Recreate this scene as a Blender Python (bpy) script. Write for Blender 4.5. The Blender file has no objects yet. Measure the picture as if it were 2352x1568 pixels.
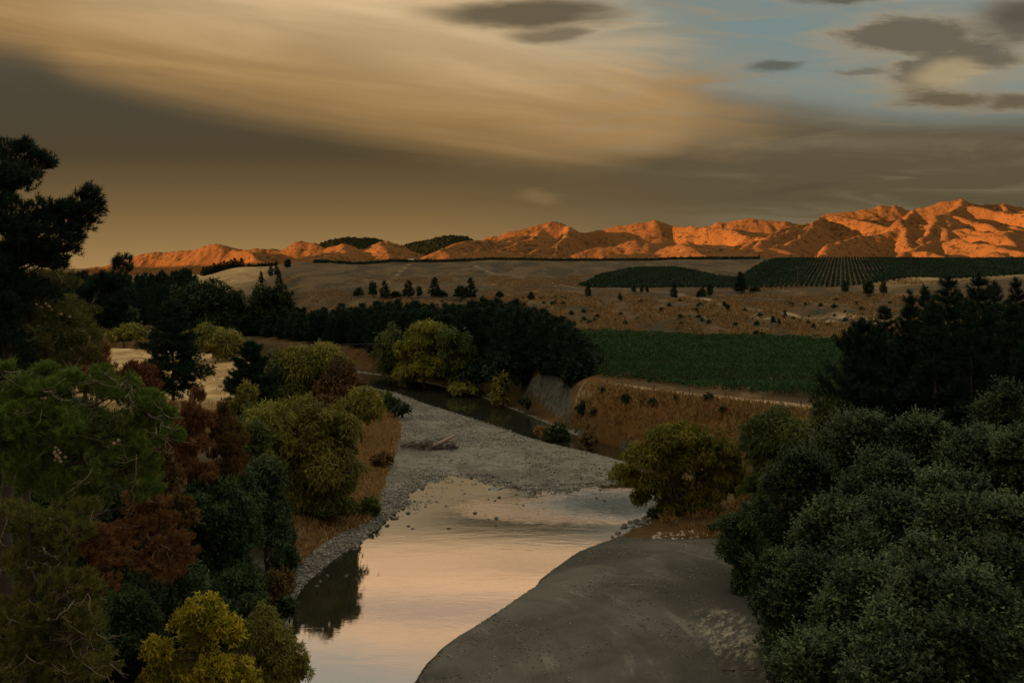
import bpy, math
import numpy as np
from mathutils import Vector

RG = np.random.default_rng(11)
F, CU, HV, CZ = 2100.0, 1176.0, 612.0, 30.0     # lens scale, optical centre, horizon row, eye height (m)

def PT(u, v, Y):
    """a point seen at (u, v) of the 2352 px wide photograph, Y metres away"""
    return np.array([(u - CU) / F * Y, Y, CZ + (HV - v) / F * Y])

def PW(u, v, z=0.0):
    Y = F * (CZ - z) / (v - HV)
    return ((u - CU) / F * Y, Y)

scene = bpy.context.scene
col = scene.collection

def tag(o, label=None, cat=None, group=None, kind=None):
    if label: o["label"] = label
    if cat: o["category"] = cat
    if group: o["group"] = group
    if kind: o["kind"] = kind
    return o

def link(name, me, parent=None, mat=None):
    o = bpy.data.objects.new(name, me)
    col.objects.link(o)
    if parent is not None: o.parent = parent
    if mat is not None and me is not None and not me.materials: me.materials.append(mat)
    return o

def empty(name, loc, rz=0.0):
    o = bpy.data.objects.new(name, None)
    o.empty_display_size = 0.5
    o.location = loc; o.rotation_euler = (0, 0, rz)
    col.objects.link(o)
    return o

def build(name, V, Q, attrs=None, smooth=False):
    """mesh from an (n,3) vertex array and an (m,k) face array, all faces with k corners"""
    V = np.asarray(V, dtype=np.float32); Q = np.asarray(Q, dtype=np.int32)
    me = bpy.data.meshes.new(name)
    m, k = Q.shape
    me.vertices.add(len(V)); me.vertices.foreach_set('co', V.ravel())
    me.loops.add(m * k); me.loops.foreach_set('vertex_index', Q.ravel())
    me.polygons.add(m)
    me.polygons.foreach_set('loop_start', np.arange(0, m * k, k, dtype=np.int32))
    if smooth: me.polygons.foreach_set('use_smooth', np.ones(m, dtype=bool))
    for an, av in (attrs or {}).items():
        a = me.attributes.new(an, 'FLOAT', 'POINT')
        a.data.foreach_set('value', np.asarray(av, dtype=np.float32))
    me.update(calc_edges=True)
    return me

# ---------------------------------------------------------------- noise
_perm = np.random.default_rng(5).random(65536).astype(np.float64)
def _h2(i, j, s):
    return _perm[(i * 374761 + j * 668265 + s * 9973 + ((i * j) & 255) * 131) & 65535]
def vnoise(x, y, s=0):
    xi = np.floor(x).astype(np.int64); yi = np.floor(y).astype(np.int64)
    fx = x - xi; fy = y - yi
    fx = fx * fx * (3 - 2 * fx); fy = fy * fy * (3 - 2 * fy)
    a = _h2(xi, yi, s); b = _h2(xi + 1, yi, s); c = _h2(xi, yi + 1, s); d = _h2(xi + 1, yi + 1, s)
    return (a + (b - a) * fx) * (1 - fy) + (c + (d - c) * fx) * fy
def fbm(x, y, s=0, o=4, g=0.5):
    t = 0; a = 1; n = 0
    for k in range(o):
        t = t + a * (vnoise(x * 2 ** k + 13.7 * k, y * 2 ** k - 7.1 * k, s + k) - 0.5); n += a; a *= g
    return t / n * 2          # about -1..1
def sstep(t):
    t = np.clip(t, 0, 1); return t * t * (3 - 2 * t)

def seg_dist(X, Y, pts):
    D = np.full(X.shape, 1e9)
    for (x0, y0), (x1, y1) in zip(pts[:-1], pts[1:]):
        dx, dy = x1 - x0, y1 - y0
        L = dx * dx + dy * dy + 1e-9
        t = np.clip(((X - x0) * dx + (Y - y0) * dy) / L, 0, 1)
        D = np.minimum(D, (X - x0 - t * dx) ** 2 + (Y - y0 - t * dy) ** 2)
    return np.sqrt(D)
def inside(X, Y, poly):
    r = np.zeros(X.shape, bool)
    n = len(poly)
    for i in range(n):
        x0, y0 = poly[i]; x1, y1 = poly[(i + 1) % n]
        if y0 == y1: continue
        c = ((y0 > Y) != (y1 > Y)) & (X < (x1 - x0) * (Y - y0) / (y1 - y0) + x0)
        r ^= c
    return r

# ---------------------------------------------------------------- node helper
class NT:
    def __init__(s, tree):
        s.t = tree; tree.nodes.clear()
    def n(s, typ, ins=None, **props):
        nd = s.t.nodes.new(typ)
        for k, v in props.items(): setattr(nd, k, v)
        for k, v in (ins or {}).items(): s.put(nd.inputs[k], v)
        return nd
    def put(s, inp, v):
        if hasattr(v, 'is_output'): s.t.links.new(v, inp)
        else:
            if inp.type == 'RGBA' and len(v) == 3: v = (*v, 1)
            inp.default_value = v
    def m(s, op, a, b=0.0, c=None, clamp=False):
        nd = s.t.nodes.new('ShaderNodeMath'); nd.operation = op; nd.use_clamp = clamp
        s.put(nd.inputs[0], a); s.put(nd.inputs[1], b)
        if c is not None: s.put(nd.inputs[2], c)
        return nd.outputs[0]
    def add(s, a, b): return s.m('ADD', a, b)
    def sub(s, a, b): return s.m('SUBTRACT', a, b)
    def mul(s, a, b): return s.m('MULTIPLY', a, b)
    def sm(s, x, lo, hi, a=0.0, b=1.0):
        nd = s.t.nodes.new('ShaderNodeMapRange'); nd.interpolation_type = 'SMOOTHSTEP'
        s.put(nd.inputs[0], x); s.put(nd.inputs[1], lo); s.put(nd.inputs[2], hi); s.put(nd.inputs[3], a); s.put(nd.inputs[4], b)
        return nd.outputs[0]
    def lin(s, x, lo, hi, a=0.0, b=1.0):
        nd = s.t.nodes.new('ShaderNodeMapRange')
        s.put(nd.inputs[0], x); s.put(nd.inputs[1], lo); s.put(nd.inputs[2], hi); s.put(nd.inputs[3], a); s.put(nd.inputs[4], b)
        return nd.outputs[0]
    def mix(s, f, a, b, mode='MIX'):
        nd = s.t.nodes.new('ShaderNodeMix'); nd.data_type = 'RGBA'; nd.blend_type = mode
        s.put(nd.inputs[0], f); s.put(nd.inputs[6], a); s.put(nd.inputs[7], b)
        return nd.outputs[2]
    def vec(s, x, y, z=0.0):
        nd = s.t.nodes.new('ShaderNodeCombineXYZ')
        s.put(nd.inputs[0], x); s.put(nd.inputs[1], y); s.put(nd.inputs[2], z)
        return nd.outputs[0]
    def noise(s, vec, scale, detail=4, rough=0.5, dist=0.0):
        nd = s.n('ShaderNodeTexNoise', {'Scale': scale, 'Detail': detail, 'Roughness': rough, 'Distortion': dist})
        if vec is not None: s.put(nd.inputs['Vector'], vec)
        return nd.outputs[0]
    def attr(s, name):
        return s.n('ShaderNodeAttribute', attribute_name=name).outputs['Fac']
    def ramp(s, x, stops):
        nd = s.t.nodes.new('ShaderNodeValToRGB'); s.put(nd.inputs[0], x)
        e = nd.color_ramp.elements
        while len(e) > 1: e.remove(e[-1])
        e[0].position = stops[0][0]; e[0].color = (*stops[0][1], 1)
        for p, c in stops[1:]:
            k = e.new(p); k.color = (*c, 1)
        return nd.outputs[0]
    def pos(s): return s.n('ShaderNodeNewGeometry').outputs['Position']

def material(name):
    m = bpy.data.materials.new(name); m.use_nodes = True
    return m, NT(m.node_tree)
def finish(t, color, rough=0.85, bump=None, bstr=0.5, bdist=0.1, spec=0.25, extra=None):
    ins = {'Base Color': color, 'Roughness': rough, 'Specular IOR Level': spec}
    p = t.n('ShaderNodeBsdfPrincipled', ins)
    if bump is not None:
        b = t.n('ShaderNodeBump', {'Strength': bstr, 'Distance': bdist, 'Height': bump})
        t.put(p.inputs['Normal'], b.outputs[0])
    sh = p.outputs[0]
    o = t.n('ShaderNodeOutputMaterial')
    t.put(o.inputs['Surface'], sh)
    return p
def scale3(c, k): return tuple(x * k for x in c)

def foliage(name, c1, c2, trans=0.25, rough=0.7):
    m, t = material(name)
    tint = t.attr('tint')
    rnd = t.n('ShaderNodeObjectInfo').outputs['Random']
    c = t.mix(tint, c1, c2)
    k = t.lin(rnd, 0, 1, 0.82, 1.18)
    hsv = t.n('ShaderNodeHueSaturation', {'Hue': t.lin(rnd, 0, 1, 0.49, 0.51), 'Saturation': 1.0, 'Value': k, 'Fac': 1.0, 'Color': c})
    c = hsv.outputs[0]
    p = t.n('ShaderNodeBsdfPrincipled', {'Base Color': c, 'Roughness': rough, 'Specular IOR Level': 0.15})
    tr = t.n('ShaderNodeBsdfTranslucent', {'Color': c})
    mx = t.n('ShaderNodeMixShader', {0: trans, 1: p.outputs[0], 2: tr.outputs[0]})
    o = t.n('ShaderNodeOutputMaterial'); t.put(o.inputs['Surface'], mx.outputs[0])
    return m

def bark(name, c):
    m, t = material(name)
    n = t.noise(t.n('ShaderNodeTexCoord').outputs['Object'], 3.0, 5, 0.6)
    finish(t, t.mix(n, scale3(c, 0.6), scale3(c, 1.4)), 0.9, n, 0.6, 0.05)
    return m
# ================================================================ terrain
LS = [(-230, 345), (-150, 305), (-104, 283), (-78, 262), (-56, 244)] + [PW(u, v) for u, v in [
    (819, 883), (911, 901), (981, 927), (1087, 960), (1192, 996), (1262, 1017), (1350, 1036), (1438, 1059), (1478, 1078), (1480, 1098),
    (1450, 1108), (1396, 1114), (1333, 1126), (1262, 1129), (1157, 1126), (1110, 1105), (1087, 1098), (1034, 1094), (981, 1112), (939, 1136), (932, 1164),
    (893, 1192), (851, 1228), (816, 1256), (770, 1284), (735, 1312), (702, 1341), (681, 1370), (676, 1419), (668, 1450), (655, 1500), (655, 1568)]] + [(-16, 50), (-15, 30), (-15, -80)]
RS = [(-230, 368), (-150, 330), (-90, 300)] + [PW(u, v) for u, v in [
    (740, 846), (816, 855), (918, 867), (1000, 884), (1104, 911), (1167, 936), (1245, 967), (1315, 996), (1378, 1014), (1435, 1028), (1500, 1048),
    (1556, 1066), (1562, 1110), (1545, 1150), (1501, 1174), (1475, 1195), (1463, 1212), (1477, 1217), (1440, 1226), (1411, 1243), (1354, 1263),
    (1311, 1280), (1241, 1330), (1230, 1349), (1113, 1429), (1018, 1486), (973, 1531), (952, 1567)]] + [(-7.2, 55), (-6, 20), (-5, -80)]
WATER = LS + RS[::-1]
LEFT = LS + [(-15, -200), (-6000, -200), (-6000, 345)]
BAR = [PW(u, v) for u, v in [
    (812, 884), (819, 883), (911, 901), (981, 927), (1087, 960), (1192, 996), (1262, 1017), (1350, 1036), (1438, 1059), (1478, 1078), (1480, 1098),
    (1450, 1108), (1396, 1114), (1333, 1126), (1262, 1129), (1157, 1126), (1110, 1105), (1087, 1098), (1034, 1094), (981, 1112), (939, 1136), (932, 1164),
    (893, 1192), (851, 1228), (816, 1256), (770, 1284), (735, 1312), (702, 1341), (681, 1370), (676, 1419), (655, 1500), (640, 1500), (655, 1400), (668, 1345), (690, 1300), (728, 1262), (778, 1230)]] + \
    [PW(u, v, 1.2) for u, v in [(845, 1180), (868, 1140), (885, 1085), (905, 1040), (922, 985), (905, 940), (880, 915), (845, 900)]]
NEARBAR = [PW(u, v, 0.4) for u, v in [(1411, 1240), (1354, 1262), (1311, 1280), (1241, 1330), (1113, 1429), (1018, 1486), (952, 1567), (940, 1650)]] + \
    [(-7, 50), (30, 45)] + [PW(u, v, 2.0) for u, v in [(1800, 1568), (1770, 1480), (1730, 1400), (1680, 1330), (1655, 1270), (1640, 1235), (1540, 1228), (1478, 1226)]]
TER = [(-230, 374), (-150, 337), (-88, 306), (-50, 280), (-28, 262), (-14, 245), (-2, 224), (5, 206), (11, 188), (14, 174), (17.2, 161.5), (23.7, 153.5), (29.7, 147), (35.3, 141.5), (40.7, 137), (45.3, 131.5), (66, 112), (84, 94), (110, 60), (140, 15)]
TERPOLY = TER + [(6000, 15), (6000, 6000), (-6000, 6000), (-6000, 374)]

def zz(v, Y): return CZ + (HV - v) / F * Y
COLS = {   # column of the photograph -> (distance, ground level) profile
    -900: [(40, 7), (85, 6.5), (125, 4.2), (2500, 4), (4000, 6)],
    200: [(40, 7), (85, 6.5), (125, 4.2), (300, 4), (2500, 4), (4000, 6)],
    430: [(40, 7), (85, 6.5), (125, 4.2), (300, 4), (600, 5), (700, zz(650, 700)), (800, zz(638, 800)), (900, 18), (1500, 6), (4000, 6)],
    560: [(40, 7), (85, 6.5), (125, 4.2), (300, 4.5), (520, 8.2), (620, zz(650, 620)), (760, zz(612, 760)), (900, 26), (1500, 6), (4000, 6)],
    700: [(60, 7), (90, 5), (125, 3.6), (300, 5), (420, zz(716, 420)), (520, zz(662, 520)), (640, zz(625, 640)), (820, zz(602, 820)), (950, 28), (1500, 6), (4000, 6)],
    900: [(60, 4), (125, 3.4), (250, 4.5), (310, 6.5), (380, zz(705, 380)), (410, zz(692, 410)), (520, zz(665, 520)), (700, zz(630, 700)), (880, zz(600, 880)), (1000, 29), (1500, 6), (4000, 6)],
    1178: [(60, 3), (150, 7), (240, 8), (305, 8.6), (345, zz(702, 345)), (400, zz(686, 400)), (500, zz(655, 500)), (700, zz(625, 700)), (880, zz(598, 880)), (1000, 30), (1500, 8), (4000, 6)],
    1285: [(60, 3), (140, 6.2), (182, 6.4), (215, 7.5), (250, 8.3), (298, 8.8), (338, zz(705, 338)), (385, zz(687, 385)), (480, zz(664, 480)), (620, zz(640, 620)), (890, zz(597, 890)), (1000, 30), (1500, 8), (4000, 6)],
    1378: [(60, 3), (150, 9), (167, 9), (288, 9), (330, zz(710, 330)), (365, zz(688, 365)), (450, zz(672, 450)), (520, zz(659, 520)), (900, zz(597, 900)), (1000, 30), (1500, 8), (4000, 6)],
    1668: [(60, 3), (130, 9), (270, 9.2), (310, zz(728, 310)), (370, zz(692, 370)), (500, zz(661, 500)), (600, zz(642, 600)), (800, zz(605, 800)), (900, zz(594, 900)), (1050, 30), (1500, 8), (4000, 6)],
    1900: [(60, 3), (130, 9), (252, 9.1), (300, zz(745, 300)), (340, zz(726, 340)), (400, zz(690, 400)), (470, zz(660, 470)), (870, zz(593, 870)), (1050, 30), (1500, 8), (4000, 6)],
    2144: [(60, 3), (120, 9), (240, 9), (300, zz(738, 300)), (400, zz(655, 400)), (440, zz(640, 440)), (870, zz(594, 870)), (1050, 30), (1500, 8), (4000, 6)],
    2352: [(60, 3), (110, 9), (240, 9), (330, zz(660, 330)), (420, zz(633, 420)), (870, zz(595, 870)), (1050, 30), (1500, 8), (4000, 6)],
    3300: [(60, 3), (100, 9), (240, 9), (330, zz(660, 330)), (420, zz(633, 420)), (870, zz(595, 870)), (1050, 30), (1500, 8), (4000, 6)],
}
_us = np.array(sorted(COLS))
def farlevel(X, Y):
    u = np.clip(CU + F * X / np.maximum(Y, 8), _us[0], _us[-1])
    tab = [np.interp(Y, [p[0] for p in COLS[k]], [p[1] for p in COLS[k]]) for k in _us]
    out = np.zeros_like(X)
    for i in range(len(_us) - 1):
        w = (u - _us[i]) / (_us[i + 1] - _us[i])
        msk = (w >= 0) & (w <= 1)
        ws = w * w * (3 - 2 * w)
        out = np.where(msk, tab[i] * (1 - ws) + tab[i + 1] * ws, out)
    return out

def terrain(X, Y, full=False):
    X = np.asarray(X, float); Y = np.asarray(Y, float)
    d = np.minimum(seg_dist(X, Y, LS), seg_dist(X, Y, RS))
    wat = inside(X, Y, WATER); left = inside(X, Y, LEFT) & ~wat
    bar = inside(X, Y, BAR) & ~wat
    nb = inside(X, Y, NEARBAR) & ~wat
    ywob = sstep((Y - 262) / 25) * (1 - sstep((Y - 440) / 60))
    hf = farlevel(X, Y + ywob * (fbm(X / 35, Y / 90, 15, 4) * 26 + 4))
    hf0 = hf
    far = sstep((Y - 270) / 60) * (1 - sstep((Y - 1000) / 400))
    hf = hf + far * (fbm(X / 60, Y / 60, 3, 4) * 1.5) + fbm(X / 25, Y / 25, 9, 3) * 0.35
    scarp = sstep((hf0 - 9.15) / 1.2) * (1 - sstep((hf0 - 16.0) / 3.0)) * sstep((Y - 235) / 15) * (1 - sstep((Y - 430) / 40)) * sstep((CU + F * X / np.maximum(Y, 8) - 620) / 100)
    gul = np.abs(fbm(X / 22, Y / 70, 21, 4))
    hf = hf + scarp * (0.9 - gul * 6.5)
    # left bank
    hbar = 0.03 + 0.06 * np.minimum(d, 22) + fbm(X / 7, Y / 7, 31, 3) * 0.12 * np.clip(d / 4, 0, 1)
    dbar = seg_dist(X, Y, BAR + BAR[:1])
    W = np.where(Y < 92, 10.0, np.where(Y > 112, 22.0, 10 + (Y - 92) * 0.6))
    hl = np.where(bar, hbar, np.minimum(hbar, 1.3) + (hf - np.minimum(hbar, 1.3)) * sstep(dbar / W))
    # right bank
    steep = 1 - sstep((Y - 104) / 8)
    low = steep * (0.04 + 0.75 * np.minimum(d, 1.1) + 0.075 * np.clip(d - 1.5, 0, 22)) + (1 - steep) * (0.05 + 0.11 * np.minimum(d, 18))
    low = low + 1.3 * np.exp(-((X - 9 - (Y - 76) * .25) / 9.0) ** 2 - ((Y - 76) / 17) ** 2) * np.clip(d / 4, 0, 1)
    rr_ = np.hypot((X + 22), (Y - 62))
    low = low - steep * 0.10 * np.exp(-((np.abs(rr_ - 33) - .9) / .35) ** 2) * np.clip(d / 4, 0, 1) - steep * 0.08 * np.exp(-((np.abs(rr_ - 37.5) - .9) / .35) ** 2)
    low = low + steep * fbm(X / 1.3, Y / 1.3, 43, 3) * 0.09 * np.clip(d / 2, 0, 1)
    low = low + fbm(X / 6, Y / 6, 41, 3) * 0.16 * np.clip(d / 3, 0, 1)
    e = seg_dist(X, Y, TER) * np.where(inside(X, Y, TERPOLY), 1, -1)
    w = np.interp(X, [12, 20, 34], [5.5, 7.0, 12.0])
    e2 = e + fbm(X / 6, Y / 6, 51, 3) * 1.3 + np.abs(fbm(X / 1.9, Y / 3.5, 52, 3)) * 1.7
    tr = sstep((e2 + w) / w)
    hr = low + (hf - low) * tr
    hr = hr + 2.6 * np.exp(-(((X - 26.2) / 2.3) ** 2 + ((Y - 101.5) / 2.0) ** 2))
    h = np.where(left, hl, hr)
    rif = np.exp(-((X + 2 - (Y - 120) * .3) / 13) ** 4 - ((Y - 123.5) / 9.5) ** 4)
    bed = -0.06 - 0.35 * np.minimum(d, 5)
    dl = seg_dist(X, Y, LS)
    bed = bed * (1 - rif) + rif * (-0.02 - 0.035 * dl + fbm(X / 2.2, Y / 1.3, 57, 4) * 0.36)
    h = np.where(wat, bed, np.maximum(h, 0.02))
    h = np.where(~wat & bar, h - rif * np.clip(1 - d / 5, 0, 1) * (0.13 + fbm(X / 2.2, Y / 1.3, 57, 4) * -0.40), h)
    if not full: return h
    return h, dict(d=d, wat=wat, left=left, bar=bar, nb=nb, e=e, tr=tr, w=w, scarp=scarp)
def gz(x, y): return float(terrain(np.array([x]), np.array([y]))[0])

# graded sheet: finer near the viewer's side of the valley, coarser towards the hills
Ys = 10 * np.exp(np.linspace(0, math.log(2700 / 10), 760))
Ss = np.linspace(-1.15, 1.15, 560)
S2, Y2 = np.meshgrid(Ss, Ys)
X2 = S2 * Y2
Z2, zi = terrain(X2, Y2, True)
U2 = CU + F * S2
TRACK1 = [PW(u, v, 9.0) for u, v in [(1340, 868), (1400, 882), (1500, 895), (1600, 908), (1700, 920), (1800, 928), (1900, 940), (1990, 960)]]
def PH(u, Y):
    return ((u - CU) / F * Y, Y)
TRACK2 = [PH(1020, 860), PH(1090, 800), PH(1130, 690), PH(1200, 600), PH(1260, 545), PH(1290, 520), PH(1330, 500), PH(1440, 480), PH(1560, 440), PH(1585, 400), PH(1700, 372), PH(1830, 352), PH(1916, 342), PH(2050, 335)]
TRACK3 = [PH(1585, 395), PH(1640, 360), PH(1700, 330), PH(1760, 312)]
TRACK4 = [PH(945, 870), PH(900, 640), PH(880, 540), PH(860, 470)]
tr1 = seg_dist(X2, Y2, TRACK1); tr2 = seg_dist(X2, Y2, TRACK2); tr3 = seg_dist(X2, Y2, TRACK3); tr4 = seg_dist(X2, Y2, TRACK4)
wob = fbm(X2 / 9, Y2 / 9, 77, 3)
track = np.maximum.reduce([1 - sstep((tr1 - 0.9 + wob) / 1.6), (1 - sstep((tr2 - 0.5 + wob * .6) / 1.6)) * .45, (1 - sstep((tr3 - 1.2 + wob) / 3)) * .7, (1 - sstep((tr4 - 0.5 + wob * .5) / 1.2)) * .35])
for (u, v, ru, rv, yy) in [(1985, 737, 36, 12, 322), (2040, 733, 18, 10, 322), (2105, 742, 12, 12, 318), (1845, 730, 30, 6, 335)]:
    cx = (u - CU) / F * yy
    rr = ((X2 - cx) / (ru / F * yy)) ** 2 + ((Z2 - zz(v, yy)) / (rv / F * yy)) ** 2 + ((Y2 - yy) / 40) ** 2
    track = np.maximum(track, (1 - sstep((rr - 0.6 + wob * .5) / .6)) * .8)
slope = np.hypot(np.gradient(Z2, axis=0) / np.gradient(Y2, axis=0), 0)
pale = np.clip(zi['left'] * sstep((Y2 - 150) / 30) * (1 - zi['scarp']), 0, 1) * (U2 < 1000) * (1 - sstep((Y2 - 330) / 80))
hill = sstep((Y2 - 520) / 160) * (1 - sstep((U2 - 500 + fbm(X2 / 40, Y2 / 40, 19, 3) * 90) / 220)) * sstep((U2 - 300) / 60)
pale = np.maximum(pale, 0.8 * hill)
slp_right = np.clip(1 - np.abs(zi['e'] + zi['w'] * .4) / (zi['w'] * .9), 0, 1) * (~zi['left']) * (Y2 < 200)
pale = np.maximum(pale, 0.55 * sstep((Y2 - 380) / 60) * sstep((U2 - 1950) / 150) * (Y2 < 470))
scrub = np.clip(np.maximum(zi['scarp'] * 1.0, 0), 0, 1)
near_left = (Y2 < 98) & zi['left'] & ~zi['bar']
scrub = np.where(near_left, 1.6, scrub)  # heavier dark scrub patches on the near left ground
rust = slp_right * (X2 > 14) * (Y2 > 122)
rust = np.maximum(rust, (zi['left'] & (Y2 < 190) & (Y2 > 92)) * (1 - sstep((seg_dist(X2, Y2, BAR + BAR[:1]) - 6) / 8)) * 0.9)
cliff = (~zi['left']) & ~zi['wat'] & (Y2 > 140) & (Y2 < 198) & (zi['tr'] > 0.04) & (zi['tr'] < 0.95) & (X2 < 11.0 + wob * 2.2) & (X2 > 0.5 + wob)
cliff |= zi['left'] & ~zi['bar'] & (Y2 < 91) & (Y2 > 68) & (zi['d'] < 5.0 + wob * 1.5)
flat = np.stack([X2, Y2, Z2], -1).reshape(-1, 3)
ny, nx = X2.shape
idx = (np.arange(ny - 1)[:, None] * nx + np.arange(nx - 1)[None, :]).ravel()
QA = np.stack([idx, idx + 1, idx + nx + 1, idx + nx], -1)
zone = np.zeros(X2.shape, int)
zone[zi['bar'] | (zi['wat'] & (Y2 < 290))] = 1
zone[zi['nb']] = 2
zone[cliff] = 3
zf = zone.ravel()[QA[:, 0]]
ztop = flat[QA][:, :, 2].max(1); zin = zi['bar'].ravel()[QA[:, 0]]
zf = np.where((zf == 1) & ~zin & (ztop > 2.2), 0, np.where((zf == 1) & ~zin & (ztop > 0.7), 3, zf))
brown = 0.95 * sstep((Y2 - 520) / 120) * (1 - sstep((Y2 - 1000) / 80)) * sstep((U2 - 640) / 90)
brown = np.maximum(brown, sstep((Y2 - 385) / 30) * (1 - sstep((Y2 - 860) / 60)) * sstep((U2 - 600) / 70) * (1 - sstep((U2 - 930 + (Y2 - 420) * .12 + fbm(X2 / 20, Y2 / 60, 14, 4) * 110) / 60)))
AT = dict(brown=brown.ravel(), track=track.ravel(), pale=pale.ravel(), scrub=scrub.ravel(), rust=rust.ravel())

def sub_mesh(name, faces):
    used = np.unique(faces)
    mp = np.zeros(len(flat), np.int64); mp[used] = np.arange(len(used))
    return build(name, flat[used], mp[faces], {k: v[used] for k, v in AT.items()}, smooth=True)

# -------- ground materials
mg, t = material('dry_grass_ground')
ps = t.pos()
n1 = t.noise(ps, 0.018, 5, 0.6); n2 = t.noise(ps, 0.13, 5, 0.65); n3 = t.noise(ps, 1.1, 4, 0.7)
c = t.mix(t.sm(n1, 0.35, 0.65), (0.052, 0.028, 0.009), (0.105, 0.057, 0.018))
n5 = t.noise(ps, 0.05, 6, 0.7, 0.5)
c = t.mix(t.mul(t.sm(n5, 0.48, 0.60), 0.8), c, (0.044, 0.032, 0.012))
c = t.mix(t.mul(t.sm(n5, 0.45, 0.33), 0.6), c, (0.22, 0.13, 0.048))
spg = t.n('ShaderNodeSeparateXYZ', {0: ps})
farm = t.sm(spg.outputs[1], 300.0, 400.0)
n7 = t.noise(t.vec(t.mul(spg.outputs[0], 0.045), t.mul(spg.outputs[1], 0.011)), 1.0, 7, 0.72, 0.6)
c = t.mix(t.mul(t.mul(t.sm(n7, 0.50, 0.60), 0.8), farm), c, (0.040, 0.034, 0.014))
c = t.mix(t.mul(t.mul(t.sm(n7, 0.44, 0.34), 0.5), farm), c, (0.19, 0.115, 0.042))
n6 = t.noise(ps, 0.28, 6, 0.75)
c = t.mix(t.mul(t.sm(n6, 0.52, 0.62), 0.55), c, (0.028, 0.022, 0.009))
c = t.mix(t.attr('pale'), c, t.mix(t.sm(n2, 0.35, 0.65), (0.28, 0.17, 0.062), (0.56, 0.38, 0.17)))
c = t.mix(t.mul(t.attr('rust'), 0.75), c, t.mix(n3, (0.15, 0.065, 0.020), (0.26, 0.13, 0.04)))
sc = t.mul(t.attr('scrub'), 0.45)
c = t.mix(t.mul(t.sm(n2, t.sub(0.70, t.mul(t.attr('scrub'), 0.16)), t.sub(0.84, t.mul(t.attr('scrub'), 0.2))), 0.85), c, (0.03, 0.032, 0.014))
c = t.mix(t.mul(t.sm(n2, 0.42, 0.28), 0.45), c, (0.28, 0.18, 0.075))
c = t.mix(t.mul(t.attr('brown'), 0.75), c, t.mix(t.sm(n7, 0.40, 0.62), (0.018, 0.016, 0.006), (0.120, 0.072, 0.027)))
c = t.mix(t.attr('track'), c, (0.36, 0.26, 0.14))
n4 = t.noise(ps, 4.0, 3, 0.7)
c = t.mix(t.lin(n3, 0.3, 0.7, 0.0, 0.55), c, t.mix(0.5, c, (0.02, 0.014, 0.006)))
finish(t, c, 0.95, t.add(t.mul(n3, 0.6), t.mul(n4, 0.4)), 0.8, 0.35, 0.1)

def stone_ground(name, ca, cb, cc, sc=1.0):
    m, t = material(name)
    ps = t.pos()
    big = t.noise(ps, 0.12, 4, 0.6); mid = t.noise(ps, 0.7, 5, 0.7)
    vor = t.n('ShaderNodeTexVoronoi', {'Scale': 4.6 * sc, 'Randomness': 1.0, 'Vector': ps})
    v2 = t.n('ShaderNodeTexVoronoi', {'Scale': 1.7 * sc, 'Randomness': 1.0, 'Vector': ps})
    cell = t.n('ShaderNodeSeparateColor', {0: vor.outputs['Color']}).outputs[0]
    cell2 = t.n('ShaderNodeSeparateColor', {0: v2.outputs['Color']}).outputs[1]
    c = t.mix(t.mul(t.add(cell, cell2), 0.5), ca, cb)
    c = t.mix(t.mul(t.sm(big, 0.46, 0.60), 0.55), c, scale3(ca, 0.75))
    c = t.mix(t.mul(t.sm(big, 0.45, 0.36), 0.6), c, t.mix(0.5, c, cc))
    c = t.mix(t.mul(t.sm(mid, 0.5, 0.75), 0.5), c, scale3(ca, 0.45))
    hgt = t.sub(0.0, t.add(vor.outputs['Distance'], t.mul(v2.outputs['Distance'], 0.5)))
    finish(t, c, 0.85, hgt, 0.9, 0.14 / sc, 0.2)
    return m
m_gravel = stone_ground('river_gravel', (0.085, 0.078, 0.060), (0.24, 0.218, 0.168), (0.14, 0.122, 0.088))
m_cliff, t = material('grey_cliff_clay')
ps = t.pos()
sp = t.n('ShaderNodeSeparateXYZ', {0: ps})
streak = t.noise(t.vec(t.mul(sp.outputs[0], 1.6), t.mul(sp.outputs[1], 1.6), t.mul(sp.outputs[2], 0.25)), 1.0, 6, 0.7, 0.6)
n2 = t.noise(ps, 0.35, 5, 0.6)
c = t.mix(t.sm(streak, 0.3, 0.7), (0.055, 0.062, 0.048), (0.19, 0.19, 0.145))
c = t.mix(t.mul(t.sm(n2, 0.50, 0.62), 0.45), c, (0.085, 0.05, 0.022))
n3 = t.noise(ps, 1.3, 6, 0.75)
c = t.mix(t.mul(t.sm(n3, 0.50, 0.62), 0.6), c, (0.055, 0.050, 0.034))
finish(t, c, 0.9, t.add(t.add(streak, n2), n3), 1.0, 1.0, 0.15)

m_sand, t = material('sandy_bar')
ps = t.pos()
sp = t.n('ShaderNodeSeparateXYZ', {0: ps})
big = t.noise(ps, 0.10, 5, 0.6, 0.4); mid = t.noise(ps, 0.9, 6, 0.7); fine = t.noise(ps, 7.0, 4, 0.75)
rx, ry = sp.outputs[0], sp.outputs[1]
along = t.add(t.mul(rx, 0.55), t.mul(ry, 0.83)); across = t.sub(t.mul(rx, 0.83), t.mul(ry, 0.55))
ddx = t.add(rx, 22.0); ddy = t.sub(ry, 62.0)
rad_ = t.m('SQRT', t.add(t.mul(ddx, ddx), t.mul(ddy, ddy)))
wheel = t.noise(t.vec(t.mul(rad_, 0.75), t.mul(t.m('ARCTAN2', ddy, ddx), 3.0)), 1.0, 6, 0.65, 0.25)
c = t.mix(t.sm(big, 0.35, 0.65), (0.042, 0.040, 0.031), (0.108, 0.101, 0.080))
c = t.mix(t.mul(t.mul(t.sm(wheel, 0.53, 0.68), t.sm(big, 0.40, 0.62)), 0.6), c, (0.22, 0.20, 0.155))
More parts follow.
